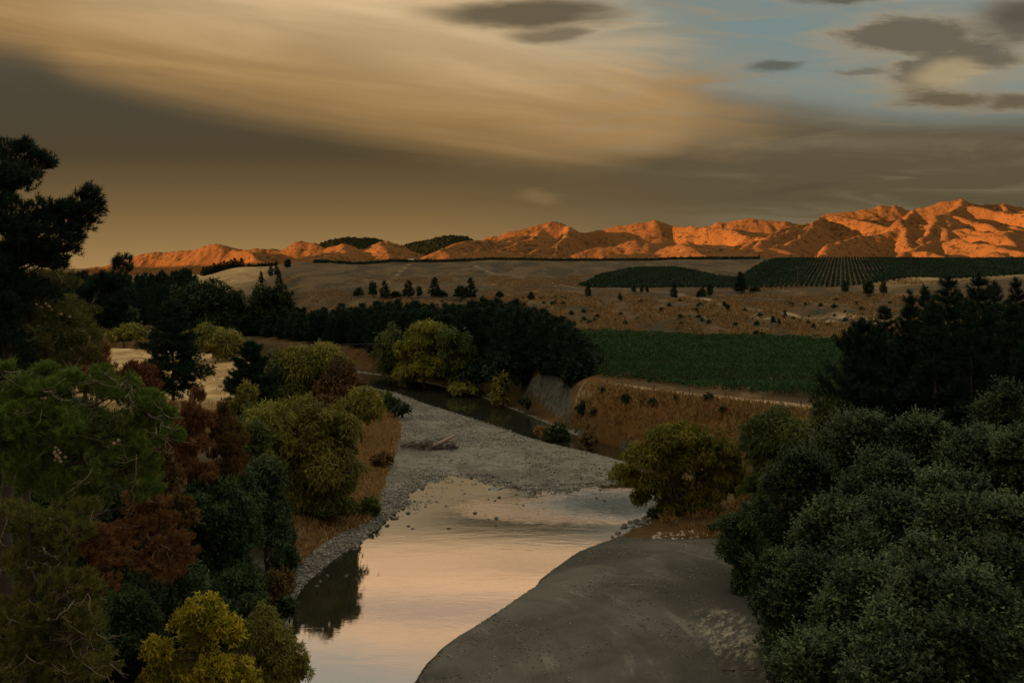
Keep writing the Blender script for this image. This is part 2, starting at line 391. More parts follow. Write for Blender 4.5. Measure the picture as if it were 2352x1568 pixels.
c = t.mix(t.mul(t.sm(wheel, 0.45, 0.33), 0.5), c, (0.05, 0.048, 0.038))
c = t.mix(t.lin(fine, 0.35, 0.75, 0, 0.5), c, (0.06, 0.055, 0.045))
px, py = PW(1680, 1480, 2.0)
dx = t.sub(rx, px); dy = t.sub(ry, py)
rr = t.m('SQRT', t.add(t.mul(t.mul(dx, dx), 0.16), t.mul(t.mul(dy, dy), 0.035)))
patch = t.mul(t.sm(t.add(rr, t.mul(t.sub(mid, 0.5), 1.8)), 1.5, 0.2), t.sm(t.noise(t.vec(t.mul(across, 1.5), t.mul(along, 0.5)), 1.0, 6, 0.8), 0.46, 0.62))
c = t.mix(t.mul(patch, 0.8), c, (0.38, 0.33, 0.24))
c = t.mix(t.mul(t.sm(t.noise(ps, 22.0, 2, 0.5), 0.66, 0.72), 0.6), c, (0.30, 0.27, 0.21))
finish(t, c, 0.95, t.add(t.mul(mid, 0.7), t.mul(fine, 0.3)), 0.6, 0.22, 0.1)

# far floor so that the ground reaches the horizon
ang = np.linspace(0, 2 * math.pi, 97)[:-1]
rad = [0.0, 400.0, 1500.0, 4000.0, 9000.0, 16000.0]
FV = [(0, 0, -3.0)]; FQ = []
for r in rad[1:]:
    for a in ang: FV.append((r * math.cos(a), r * math.sin(a), -3.0))
for k in range(len(rad) - 2):
    for i in range(96):
        j = (i + 1) % 96; b0 = 1 + k * 96; b1 = b0 + 96
        FQ.append((b0 + i, b0 + j, b1 + j, b1 + i))
gq = QA[zf == 0]
used = np.unique(gq); mp = np.zeros(len(flat), np.int64); mp[used] = np.arange(len(used))
GV = np.concatenate([flat[used], np.array(FV)]); GQ = np.concatenate([mp[gq], np.array(FQ) + len(used)])
ga = {k: np.concatenate([v[used], np.zeros(len(FV))]) for k, v in AT.items()}
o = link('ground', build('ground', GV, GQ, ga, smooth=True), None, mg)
tag(o, 'brown dry grass ground of the valley, its terraces and slopes', 'ground', kind='structure')
o = link('gravel_bar', sub_mesh('gravel_bar', QA[zf == 1]), None, m_gravel)
tag(o, 'grey shingle point bar curving between the dark channel and the pale pool', 'gravel bar', kind='structure')
o = link('gravel_bar', sub_mesh('sand_bar', QA[zf == 2]), None, m_sand)
tag(o, 'bare brown sand and gravel bar at the bottom with wheel marks and a pale patch', 'gravel bar', kind='structure')
o = link('cliff', sub_mesh('cliff', QA[zf == 3]), None, m_cliff)
tag(o, 'grey clay river cliff cut into the bank below the dark wood', 'cliff', kind='structure')

# -------- water
mw, t = material('river_water')
ps = t.pos()
sp = t.n('ShaderNodeSeparateXYZ', {0: ps}); rx, ry = sp.outputs[0], sp.outputs[1]
def ell(cx, cy, ax, ay, rot=0.0):
    dx = t.sub(rx, cx); dy = t.sub(ry, cy)
    ca, sa = math.cos(rot), math.sin(rot)
    a = t.add(t.mul(dx, ca / ax), t.mul(dy, sa / ax)); b = t.sub(t.mul(dy, ca / ay), t.mul(dx, sa / ay))
    return t.m('SQRT', t.add(t.mul(a, a), t.mul(b, b)))
edge = t.noise(ps, 0.35, 4, 0.65)
cx, cy = PW(1430, 1158)
rap = t.sm(t.add(ell(cx, cy, 9.5, 6.4, -0.25), t.mul(t.sub(edge, 0.5), 1.1)), 1.4, 0.4)
cx, cy = PW(1230, 1170)
mid = t.sm(t.add(ell(cx, cy, 12, 6.0, -0.25), t.mul(t.sub(edge, 0.5), 1.2)), 1.2, 0.3)
flow = t.vec(t.mul(t.add(rx, t.mul(ry, 0.15)), 0.55), t.mul(ry, 1.5))
w1 = t.noise(flow, 1.5, 5, 0.6, 0.8)
w2 = t.noise(t.vec(t.mul(rx, 0.9), t.mul(ry, 2.2)), 2.4, 3, 0.5, 0.3)
w3 = t.noise(t.vec(t.mul(rx, 0.20), t.mul(ry, 0.55)), 1.0, 3, 0.5, 0.5)
streaks = t.mul(t.sm(t.noise(t.vec(t.mul(t.add(rx, t.mul(ry, 0.3)), 0.25), t.mul(ry, 0.8)), 1.0, 4, 0.6, 0.5), 0.60, 0.72), mid)
amp = t.add(t.add(t.mul(rap, 0.42), t.mul(streaks, 0.16)), t.add(t.mul(mid, 0.030), 0.0025))
b1 = t.n('ShaderNodeBump', {'Strength': 1.0, 'Distance': t.mul(amp, 1.0), 'Height': t.add(t.mul(w1, 0.7), t.mul(w2, 0.3))})
b2 = t.n('ShaderNodeBump', {'Strength': 0.6, 'Distance': 0.010, 'Height': w3, 'Normal': b1.outputs[0]})
c = t.mix(rap, (0.020, 0.020, 0.012), (0.020, 0.040, 0.036))
WATER_IOR = t.lin(rap, 0, 1, 3.0, 1.5)
p = t.n('ShaderNodeBsdfPrincipled', {'Base Color': c, 'Roughness': t.add(t.lin(rap, 0, 1, 0.015, 0.10), t.mul(mid, 0.14)), 'IOR': WATER_IOR, 'Specular IOR Level': 0.5})
t.put(p.inputs['Normal'], b2.outputs[0])
oo = t.n('ShaderNodeOutputMaterial'); t.put(oo.inputs['Surface'], p.outputs[0])
wv = [(-260, -90, 0), (60, -90, 0), (60, 380, 0), (-260, 380, 0)]
o = link('river', build('river', wv, [(0, 1, 2, 3)]), None, mw)
tag(o, 'calm river bending round the shingle bar and mirroring the peach sky', 'river', kind='structure')

# ================================================================ hills
SKYL = [(60, 628), (190, 621), (270, 602), (310, 584), (350, 578), (400, 580), (440, 574), (490, 562), (540, 565), (600, 572), (650, 562), (690, 551), (725, 553), (762, 572), (800, 559),
        (832, 574), (862, 562), (895, 555), (930, 565), (960, 586), (1010, 588), (1060, 562), (1110, 543), (1190, 530), (1230, 518), (1270, 507), (1300, 517), (1330, 533), (1370, 526), (1420, 517), (1460, 512),
        (1500, 500), (1540, 516), (1575, 533), (1610, 525), (1650, 513), (1720, 504), (1790, 507), (1835, 521), (1855, 513), (1885, 494), (1960, 482), (2030, 471), (2070, 474), (2090, 481),
        (2140, 467), (2205, 458), (2250, 469), (2300, 467), (2360, 481), (2450, 476), (2560, 500), (2700, 490)]
def ridgeY(u): return float(np.interp(u, [0, 400, 900, 1300, 1800, 2400, 2800], [3700, 3400, 3100, 3000, 2850, 2750, 2750]))
rs = np.random.default_rng(23)
segs = []
def P3(u, v, Y): return PT(u, v, Y)
main = [P3(u, v + 2, ridgeY(u)) for u, v in SKYL]
main_d = []
for a, b in zip(main[:-1], main[1:]):
    segs.append((a, b, 0.80))
    n = max(1, int(np.hypot(*(b - a)[:2]) / 60))
    for k in range(n): main_d.append(a + (b - a) * k / n)
def spur(p, ang, grade, length, sub, slope):
    q = p.copy(); a = ang; n = max(3, int(length / 110)); st = length / n
    for k in range(n):
        a2 = a + rs.normal(0, 0.16)
        g = grade * (0.45 + 1.1 * k / n) * rs.uniform(0.6, 1.35)
        r = q + np.array([math.cos(a2) * st, math.sin(a2) * st, -g * st])
        if r[2] < 8: break
        segs.append((q, r, slope * rs.uniform(0.85, 1.25)))
        if sub and rs.random() < 0.6:
            sd = rs.choice([-1, 1])
            spur(r.copy(), a2 + sd * rs.uniform(0.5, 0.9), grade * 1.7, st * rs.uniform(1.4, 2.8), False, slope * 1.0)
        q = r
for i, p in enumerate(main_d):
    if 1845 < CU + F * p[0] / p[1] < 2380: continue
    if i % 6 == 0 or rs.random() < 0.04:
        spur(p - np.array([0, 0, 3.0]), -math.pi / 2 + rs.normal(-0.05, 0.38), 0.19, max(150, (p[2] - 20) / 0.19), True, 1.0)
def crest(pts, slope=0.5, spurs=0.2):
    pp = [P3(*q) for q in pts]
    for a, b in zip(pp[:-1], pp[1:]):
        segs.append((a, b, slope))
        n = max(1, int(np.hypot(*(b - a)[:2]) / 70))
        for k in range(n):
            if rs.random() < 0.6:
                spur(a + (b - a) * k / n - np.array([0, 0, 3.0]), -math.pi / 2 + rs.normal(-0.1, 0.45), spurs, 420, False, slope * 1.05)
crest([(1420, 606, 2150), (1480, 580, 2170), (1560, 560, 2190), (1640, 557, 2200), (1740, 558, 2200), (1800, 572, 2180), (1850, 590, 2150)], 0.36, 0.16)
crest([(1850, 596, 2150), (1900, 571, 2230), (1970, 549, 2290), (2040, 531, 2370), (2080, 508, 2500), (2095, 483, 2690)], 0.95, 0.24)
crest([(1885, 495, 2825), (1872, 520, 2600), (1835, 548, 2400), (1790, 575, 2240)], 0.9, 0.24)
crest([(2300, 468, 2745), (2310, 505, 2520), (2290, 545, 2280), (2250, 590, 2060)], 0.95, 0.24)
crest([(2030, 604, 2060), (2090, 575, 2130), (2140, 548, 2230), (2180, 515, 2400), (2200, 485, 2580), (2205, 460, 2755)], 0.95, 0.24)
crest([(2180, 606, 2020), (2260, 572, 2080), (2330, 552, 2150), (2420, 530, 2250), (2480, 510, 2400)], 0.55)
crest([(1000, 602, 1980), (1080, 583, 2000), (1150, 574, 2010), (1220, 580, 2010), (1275, 601, 2000)], 0.35, 0.14)
crest([(1290, 596, 2400), (1400, 570, 2430), (1460, 556, 2460), (1520, 548, 2550)], 0.5)
crest([(1060, 590, 2350), (1130, 570, 2450), (1210, 552, 2550), (1260, 530, 2750)], 0.5)
crest([(730, 600, 2500), (790, 575, 2600), (800, 562, 2800)], 0.5)
crest([(850, 598, 2450), (880, 575, 2550), (895, 558, 2750)], 0.5)
hx = np.linspace(-2300, 2500, 960); hy = np.linspace(1700, 4000, 420)
HX, HY = np.meshgrid(hx, hy)
wx = HX + fbm(HX / 210, HY / 210, 61, 5) * 36; wy = HY + fbm(HX / 210, HY / 210, 71, 5) * 36
HZ = np.full(HX.shape, -20.0)
for a, b, sl in segs:
    rr = max(a[2], b[2]) / sl + 90
    x0, x1 = min(a[0], b[0]) - rr, max(a[0], b[0]) + rr; y0, y1 = min(a[1], b[1]) - rr, max(a[1], b[1]) + rr
    i0, i1 = np.searchsorted(hx, [x0, x1]); j0, j1 = np.searchsorted(hy, [y0, y1])
    if i1 <= i0 or j1 <= j0: continue
    xx = wx[j0:j1, i0:i1]; yy = wy[j0:j1, i0:i1]
    dx, dy = b[0] - a[0], b[1] - a[1]
    tt = np.clip(((xx - a[0]) * dx + (yy - a[1]) * dy) / (dx * dx + dy * dy + 1e-6), 0, 1)
    dd = np.hypot(xx - a[0] - tt * dx, yy - a[1] - tt * dy)
    z = a[2] + tt * (b[2] - a[2]) - sl * (np.sqrt(dd * dd + 5 * 5) - 5)
    HZ[j0:j1, i0:i1] = np.maximum(HZ[j0:j1, i0:i1], z)
up = np.clip((HZ + 5) / 60, 0, 1)
HZ = HZ + up * (fbm(HX / 90, HY / 90, 81, 5, 0.55) * 5 - np.abs(fbm(HX / 120, HY / 210, 85, 5, 0.5)) * 24 - np.abs(fbm(HX / 48, HY / 85, 87, 4, 0.5)) * 9 + 7)
qi = (np.arange(len(hy) - 1)[:, None] * len(hx) + np.arange(len(hx) - 1)[None, :]).ravel()
HQ = np.stack([qi, qi + 1, qi + len(hx) + 1, qi + len(hx)], -1)
mh, t = material('tawny_hill_grass')
ps = t.pos()
n1 = t.noise(ps, 0.004, 4, 0.6); n2 = t.noise(ps, 0.014, 5, 0.65); n3 = t.noise(ps, 0.06, 4, 0.75)
c = t.mix(n2, (0.135, 0.059, 0.020), (0.195, 0.090, 0.032))
n4h = t.noise(ps, 0.11, 4, 0.8)
spk = t.mul(t.sm(n4h, 0.545, 0.60), t.sm(n2, 0.36, 0.6))
scr = t.m('MAXIMUM', t.mul(t.sm(n3, 0.53, 0.60), t.sm(n2, 0.44, 0.56)), spk)
scr2 = t.mul(t.sm(n3, 0.48, 0.56), t.sm(n1, 0.50, 0.62))
c = t.mix(t.m('MAXIMUM', t.mul(scr, 0.85), t.mul(scr2, 0.75)), c, (0.030, 0.022, 0.009))
finish(t, c, 1.0, t.add(n3, t.mul(t.noise(ps, 0.16, 4, 0.75), 0.6)), 0.8, 4.0, 0.0)
o = link('hills', build('hills', np.stack([HX, HY, HZ], -1).reshape(-1, 3), HQ, smooth=True), None, mh)
tag(o, 'range of bare tawny hills lit orange by the low sun along the skyline', 'hills', kind='structure')

# dark forested hills behind
fx = np.linspace(-900, 150, 300); fy = np.linspace(3700, 4600, 90)
FX, FY = np.meshgrid(fx, fy)
prof = [P3(u, v, 4100) for u, v in [(700, 590), (735, 570), (755, 556), (790, 549), (830, 548), (865, 550), (885, 557), (905, 568), (930, 566), (950, 559), (985, 553), (1020, 545), (1045, 543), (1075, 548), (1100, 560), (1130, 590)]]
top = np.interp(FX, [p[0] for p in prof], [p[2] for p in prof], left=-20, right=-20)
FZ = top - ((FY - 4100) / 420) ** 2 * 90 + np.maximum(fbm(FX / 9, FY / 9, 91, 2), 0) * 13 + fbm(FX / 60, FY / 60, 95, 3) * 5
mf, t = material('dark_forest_cover')
ps = t.pos()
finish(t, t.mix(t.noise(ps, 0.05, 4, 0.7), (0.008, 0.010, 0.004), (0.021, 0.021, 0.009)), 1.0, t.noise(ps, 0.12, 3, 0.7), 1.0, 8.0, 0.0)
qi = (np.arange(len(fy) - 1)[:, None] * len(fx) + np.arange(len(fx) - 1)[None, :]).ravel()
o = link('hills', build('forested_hills', np.stack([FX, FY, FZ], -1).reshape(-1, 3), np.stack([qi, qi + 1, qi + len(fx) + 1, qi + len(fx)], -1), smooth=False), None, mf)
tag(o, 'two dark forested humps showing behind the orange hills left of centre', 'hills', kind='structure')

# unseen range added behind the viewer, its crest shaped to shade the valley floor
SUN_EL = 5.0
sd = np.array([0.985, 0.1725]); sn = np.array([-0.1725, 0.985])
gp = np.linspace(-3400, -1500, 44); gq_ = np.linspace(-3000, 5600, 180)
GP, GQ2 = np.meshgrid(gp, gq_)
crestz = np.interp(GQ2, [-3000, -1500, 1150, 1350, 1800, 1880, 2060, 2140, 2480, 3070, 3471, 3934, 4500, 5600], [280, 352, 358, 270, 270, 308, 308, 268, 260, 228, 180, 105, 95, 60])
GZ = crestz * np.exp(-((GP + 2200) / 420) ** 2) + fbm(GP / 300, GQ2 / 300, 101, 4) * 8 - 10
GX = GP * sd[0] + GQ2 * sn[0]; GY = GP * sd[1] + GQ2 * sn[1]
qi = (np.arange(len(gq_) - 1)[:, None] * len(gp) + np.arange(len(gp) - 1)[None, :]).ravel()
o = link('hills', build('shading_range', np.stack([GX, GY, GZ], -1).reshape(-1, 3), np.stack([qi, qi + 1, qi + len(gp) + 1, qi + len(gp)], -1), smooth=True), None, mh)
tag(o, 'unseen range of hills added behind the viewer to shade the valley', 'hills', kind='structure')
# ================================================================ vegetation
M = dict(
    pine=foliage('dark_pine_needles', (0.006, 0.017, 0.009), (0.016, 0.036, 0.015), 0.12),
    pine_green=foliage('green_pine_needles', (0.034, 0.070, 0.010), (0.165, 0.215, 0.036), 0.2),
    pine_olive=foliage('olive_pine_needles', (0.040, 0.060, 0.011), (0.19, 0.170, 0.036), 0.2),
    brown=foliage('dead_brown_needles', (0.070, 0.034, 0.012), (0.28, 0.125, 0.046), 0.2),
    brown_olive=foliage('browning_foliage', (0.050, 0.042, 0.012), (0.17, 0.085, 0.022), 0.2),
    willow=foliage('olive_willow_leaves', (0.070, 0.082, 0.013), (0.27, 0.225, 0.036), 0.3),
    willow_dark=foliage('green_willow_leaves', (0.034, 0.056, 0.013), (0.115, 0.125, 0.028), 0.3),
    gold=foliage('golden_willow_leaves', (0.060, 0.078, 0.010), (0.255, 0.212, 0.024), 0.35),
    yellow=foliage('yellow_autumn_leaves', (0.080, 0.095, 0.010), (0.52, 0.365, 0.020), 0.35),
    dark=foliage('dark_broad_leaves', (0.011, 0.026, 0.008), (0.054, 0.080, 0.021), 0.2),
    grey=foliage('grey_green_leaves', (0.013, 0.032, 0.012), (0.085, 0.112, 0.040), 0.2),
    silver=foliage('silvery_leaves', (0.008, 0.023, 0.009), (0.145, 0.190, 0.080), 0.2),
    straw=foliage('dry_grass_blades', (0.16, 0.085, 0.028), (0.36, 0.23, 0.095), 0.2),
)
BK = bark('grey_brown_bark', (0.10, 0.075, 0.055))
BKD = bark('dark_bark', (0.045, 0.034, 0.026))
BKP = bark('pale_dead_wood', (0.30, 0.23, 0.17))

def unit(a): return a / (np.linalg.norm(a, axis=-1, keepdims=True) + 1e-9)
def rdir(n, g): return unit(g.normal(size=(n, 3)))
UP = np.array([0, 0, 1.0])

def quads(C, A, Bv, tip=0.5):
    n = len(C)
    V = np.empty((n, 4, 3)); V[:, 0] = C - Bv; V[:, 1] = C + Bv; V[:, 2] = C + A + Bv * tip; V[:, 3] = C + A - Bv * tip
    return V.reshape(-1, 3), np.arange(n * 4).reshape(n, 4)

def tube(path, radii, sides=6):
    path = np.asarray(path, float); n = len(path)
    tan = unit(np.gradient(path, axis=0)); V = []; Q = []
    ref = np.array([0.31, 0.95, 0.05])
    for k in range(n):
        e1 = unit(np.cross(tan[k], ref)); e2 = np.cross(tan[k], e1)
        for s in range(sides):
            a = 2 * math.pi * s / sides
            V.append(path[k] + radii[k] * (math.cos(a) * e1 + math.sin(a) * e2))
    for k in range(n - 1):
        for s in range(sides):
            s2 = (s + 1) % sides
            Q.append((k * sides + s, k * sides + s2, (k + 1) * sides + s2, (k + 1) * sides + s))
    return np.array(V), np.array(Q)
def merge(parts):
    Vs, Qs, o = [], [], 0
    for V, Q in parts:
        Vs.append(V); Qs.append(Q + o); o += len(V)
    return np.concatenate(Vs), np.concatenate(Qs)
def limb_path(p, q, g, n=5, sag=0.1, wig=0.05):
    L = np.linalg.norm(q - p); tt = np.linspace(0, 1, n)[:, None]
    path = p + (q - p) * tt
    path[:, 2] += (-4 * sag * L * (tt * (1 - tt)))[:, 0]
    path[1:-1] += g.normal(size=(n - 2, 3)) * wig * L
    return path

def sublobes(ells, g, k=0.40, per=9, squash=1.0):
    """break each big ellipsoid (cx,cy,cz,rx,ry,rz) of a crown into puffs over its surface"""
    out = []; core = []
    for e in ells:
        c = np.array(e[:3]); r = np.array(e[3:])
        core.append((*c, *(r * 0.62)))
        d = rdir(per * 3, g); keep = [d[0]]
        for q in d[1:]:
            if len(keep) >= per: break
            if q[2] > -0.6 and min(np.linalg.norm(q - h) for h in keep) > 0.42: keep.append(q)
        for q in keep[: max(2, per // 3)]:            # ragged sprigs reaching out of the outline
            q2 = unit(q + g.normal(0, .35, 3)); kk = k * g.uniform(.28, .5)
            if q2[2] > -.5: out.append((*(c + q2 * r * g.uniform(1.0, 1.22)), *(np.full(3, np.mean(r)) * kk)))
        for q in keep:
            kk = k * g.choice([.55, .8, 1.0, 1.25, 1.5]) * g.uniform(0.85, 1.15)
            out.append((*(c + q * r * (1.05 - kk * 0.85) * g.uniform(.88, 1.1)), *(np.minimum(r, np.mean(r) * 1.1) * kk)))
    return np.array(out), np.array(core)

def leaves(ells, style, L, W, cov, g, gaps=0.22, vmin=-0.75):
    """leaf faces over the surfaces of the puffs; points buried in a neighbouring puff are dropped"""
    lob, core = ells
    r = lob[:, 3:]; rm = r.mean(1)
    cnt = np.maximum(12, cov * 4 * math.pi * rm ** 2 / (L * W)).astype(int)
    ii = np.repeat(np.arange(len(lob)), cnt)
    d = rdir(len(ii), g)
    rad = 1.0 - np.abs(g.normal(0, 0.22, len(ii))) + g.normal(0, 0.07, len(ii)) + (g.random(len(ii)) < .14) * g.exponential(.16, len(ii))
    C = lob[ii, :3] + d * r[ii] * rad[:, None]
    keep = d[:, 2] > vmin
    for k in range(len(lob)):
        q = np.linalg.norm((C - lob[k, :3]) / r[k], axis=1)
        keep &= ~((q < 0.72) & (ii != k))
    f = 2.4 / max(rm.mean(), 0.2)
    hole = np.sin(C[:, 0] * f + 1.3 * np.sin(C[:, 2] * f * 0.7)) * np.sin(C[:, 1] * f * 1.1 + 2) * np.sin(C[:, 2] * f * 1.2 + C[:, 0] * f * 0.5)
    keep &= hole > (-1 + gaps * 2 * g.random(len(ii)) * 1.6)
    C, d, ii = C[keep], d[keep], ii[keep]; n = len(C)
    lt = g.random(len(lob))
    tint = np.clip(0.55 * lt[ii] + 0.45 * g.random(n), 0, 1)
    ln = L * g.uniform(0.6, 1.4, n)[:, None]
    if style == 'willow': A = unit(d * 0.55 + np.array([0, 0, -0.65]) + rdir(n, g) * 0.55)
    elif style == 'spray': A = unit(d * 0.8 + UP * 0.55 + rdir(n, g) * 0.6)
    else: A = unit(d * 0.55 + UP * 0.1 + rdir(n, g) * 0.8)
    Bv = unit(unit(np.cross(A, UP)) + rdir(n, g) * .6) * (W * 0.5) * g.uniform(0.7, 1.3, n)[:, None]
    V, Q = quads(C, A * ln, Bv)
    T = np.repeat(tint, 4)
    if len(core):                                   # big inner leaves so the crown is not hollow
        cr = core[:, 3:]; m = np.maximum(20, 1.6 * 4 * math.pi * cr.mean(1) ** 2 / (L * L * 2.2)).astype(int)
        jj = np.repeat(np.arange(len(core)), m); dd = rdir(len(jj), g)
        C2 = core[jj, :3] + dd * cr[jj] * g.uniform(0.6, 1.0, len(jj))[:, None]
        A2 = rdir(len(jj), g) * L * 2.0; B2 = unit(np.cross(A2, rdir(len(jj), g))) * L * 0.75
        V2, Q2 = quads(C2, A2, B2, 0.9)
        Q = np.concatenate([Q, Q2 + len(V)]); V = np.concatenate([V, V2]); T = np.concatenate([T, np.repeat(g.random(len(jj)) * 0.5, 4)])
    return V, Q, T

def tufts(C, D, L, nn, W, g, spread=0.75, shoot=0.0):
    """bottle-brush tufts of needles: nn needles round every shoot (C, D)"""
    n = len(C); ii = np.repeat(np.arange(n), nn)
    s = g.random(len(ii)) * shoot
    P = C[ii] + D[ii] * s[:, None]
    A = unit(D[ii] + rdir(len(ii), g) * spread * 1.25)
    ln = L * g.uniform(0.7, 1.15, len(ii))[:, None]
    Bv = unit(np.cross(A, rdir(len(ii), g))) * W * 0.5
    V, Q = quads(P, A * ln, Bv, 0.35)
    tt = np.clip(0.6 * g.random(n)[ii] + 0.4 * g.random(len(ii)), 0, 1)
    return V, Q, np.repeat(tt, 4)

def pine_lobes(lob, L, nn, W, cov, g, origin, shoot=0.35, spread=0.75, up=0.55):
    r = lob[:, 3:]; rm = r.mean(1)
    cnt = np.maximum(8, cov * 2.3 * 4 * math.pi * rm ** 2 / (L * L * 2.0)).astype(int)
    ii = np.repeat(np.arange(len(lob)), cnt); d = rdir(len(ii), g)
    C = lob[ii, :3] + d * r[ii] * (g.uniform(0.25, 1.0, len(ii)) ** 0.5)[:, None]
    keep = d[:, 2] > -0.8
    C, d, ii = C[keep], d[keep], ii[keep]
    out = unit(C - origin(C))
    D = unit(out * 0.6 + d * 0.4 + UP * up + rdir(len(C), g) * 0.3)
    return C, D

def conifer_mesh(name, H, R, g, whorls, per, tl, nn, tw, zb=0.1, power=0.85, up=0.25, dens=1.0, droop=0.0, spread=0.75, trunk_r=None, bark_sides=6):
    """trunk with whorls of branches, each branch lined with needle tufts"""
    C, D, limbs = [], [], []
    lean = g.normal(0, 0.012 * H, 2)
    def axis(z): return np.array([lean[0] * (z / H) ** 2, lean[1] * (z / H) ** 2, z])
    rot = g.uniform(0, 6.28)
    for k in range(whorls):
        tt = (k + 0.3 * g.random()) / whorls
        z = H * (zb + (1 - zb) * tt) * 0.985
        bl = R * ((1 - tt) ** power) * (0.35 + 0.65 * min(1, (tt + 0.12) * 4)) + 0.03 * H * (1 - tt * 0.6)
        for j in range(per):
            if g.random() < 0.14: continue
            a = rot + k * 2.4 + j * 6.283 / per + g.normal(0, 0.25)
            L_ = bl * g.uniform(0.55, 1.2)
            d = np.array([math.cos(a), math.sin(a), 0])
            el = up + 0.55 * tt + g.normal(0, 0.1)
            p0 = axis(z); mid = p0 + d * L_ * 0.55 + UP * L_ * (el - droop) * 0.35; end = p0 + d * L_ + UP * L_ * el
            path = np.array([p0, mid, end])
            limbs.append((path, L_))
            m = max(3, int(dens * L_ / (tl * 0.42)))
            for q in range(m):
                f = 0.22 + 0.78 * (q + g.random()) / m
                pt = p0 + (mid - p0) * (f * 2) if f < 0.5 else mid + (end - mid) * (f * 2 - 1)
                side = np.cross(d, UP) * g.normal(0, 0.22) * L_ * (0.35 + f * 0.4) + UP * g.normal(0, 0.06) * L_
                C.append(pt + side)
                D.append(d * 0.7 + UP * (0.35 + el) + np.cross(d, UP) * np.sign(g.normal()) * 0.45 + g.normal(0, 0.25, 3))
    for _ in range(int(8 * dens)):
        C.append(axis(H * g.uniform(0.93, 1.0))); D.append(UP + g.normal(0, 0.35, 3))
    C = np.array(C); D = unit(np.array(D))
    V, Q, T = tufts(C, D, tl, nn, tw, g, spread, tl * 0.5)
    crown = build(name + '_crown', V, Q, {'tint': T})
    tr = trunk_r or 0.016 * H
    zt = np.linspace(-0.4, H * 0.97, 8)
    parts = [tube([axis(max(z, 0)) + np.array([0, 0, min(z, 0)]) for z in zt], tr * (1 - np.linspace(0, 0.93, 8)), bark_sides)]
    for path, L_ in limbs[::1]:
        parts.append(tube(path, [0.022 * L_ + 0.01, 0.014 * L_ + 0.006, 0.004], 4))
    V, Q = merge(parts)
    return crown, build(name + '_trunk', V, Q, smooth=True), H, R * 2

def broad_mesh(name, ells, g, style='round', L=0.3, W=0.15, cov=2.0, per=9, k=0.4, gaps=0.22, trunk_h=None, limbs=True, tr=None, base=(0, 0), stems=1, extra_limb=None):
    lob = sublobes(ells, g, k, per)
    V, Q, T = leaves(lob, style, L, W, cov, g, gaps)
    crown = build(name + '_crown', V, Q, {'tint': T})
    ells = np.array(ells)
    top = (ells[:, 2] + ells[:, 5]).max(); low = (ells[:, 2] - ells[:, 5]).min()
    th = trunk_h if trunk_h is not None else max(0.25 * top, low + 0.15 * (top - low))
    r0 = tr or 0.02 * top + 0.04
    parts = []
    b = np.array([base[0], base[1], -0.4])
    tops = []
    for s in range(stems):
        q = np.array([base[0] + (g.normal(0, 0.10 * top) if stems > 1 else 0), base[1] + (g.normal(0, 0.10 * top) if stems > 1 else 0), th])
        parts.append(tube(limb_path(b + (g.normal(0, r0 * 1.2, 3) * [1, 1, 0] if stems > 1 else 0), q, g, 5, 0, 0.02), np.linspace(r0, r0 * 0.62, 5), 7)); tops.append(q)
    if limbs:
        src = lob[0]
        pick = g.permutation(len(src))[: min(len(src), 26)]
        for i in pick:
            p = tops[int(np.argmin([np.linalg.norm(src[i, :3] - q) for q in tops]))]
            parts.append(tube(limb_path(p, src[i, :3], g, 5, 0.06, 0.04), np.linspace(r0 * 0.42, r0 * 0.06, 5), 5))
    V, Q = merge(parts)
    return crown, build(name + '_trunk', V, Q, smooth=True), top, None

def put_tree(name, crown, trunk, loc, label, cat='tree', group=None, rz=0.0, s=(1, 1, 1), cm=None, tm=None):
    r = empty(name, loc, rz); r.scale = s
    tag(r, label, cat, group)
    if cm is not None and not crown.materials: crown.materials.append(cm)
    if tm is not None and not trunk.materials: trunk.materials.append(tm)
    link('crown', crown, r); link('trunk', trunk, r)
    return r

def local_ells(spec, Y, base_u, g, jitter=0.25, depth=1.0):
    """ellipses (u, v, ru, rv[, dY]) read off the photograph -> ellipsoids of true size round the tree's own base"""
    bx = (base_u - CU) / F * Y
    bz = gz(bx, Y)
    out = []
    for e in spec:
        u, v, ru, rv = e[:4]
        dy = e[4] if len(e) > 4 else g.normal(0, jitter) * ru / F * Y
        p = PT(u, v, Y)
        out.append((p[0] - bx, dy, p[2] - bz, ru / F * Y, ru / F * Y * depth, rv / F * Y))
    return out, (bx, Y, bz)

seedn = [100]
def gen():
    seedn[0] += 1
    return np.random.default_rng(seedn[0])

def broad(name, spec, Y, base_u, mat, label, style='round', px=2.6, aspect=0.5, cov=2.0, per=9, k=0.4, gaps=0.22, cat='tree', group=None, tm=None, depth=1.0, **kw):
    g = gen()
    ells, loc = local_ells(spec, Y, base_u, g, depth=depth)
    L = px * Y / 914.0 * 1.3
    cr, tk, H, _ = broad_mesh(name, ells, g, style, L, L * aspect, cov, per, k, gaps, **kw)
    return put_tree(name, cr, tk, loc, label, cat, group, cm=M[mat], tm=tm or BKD)


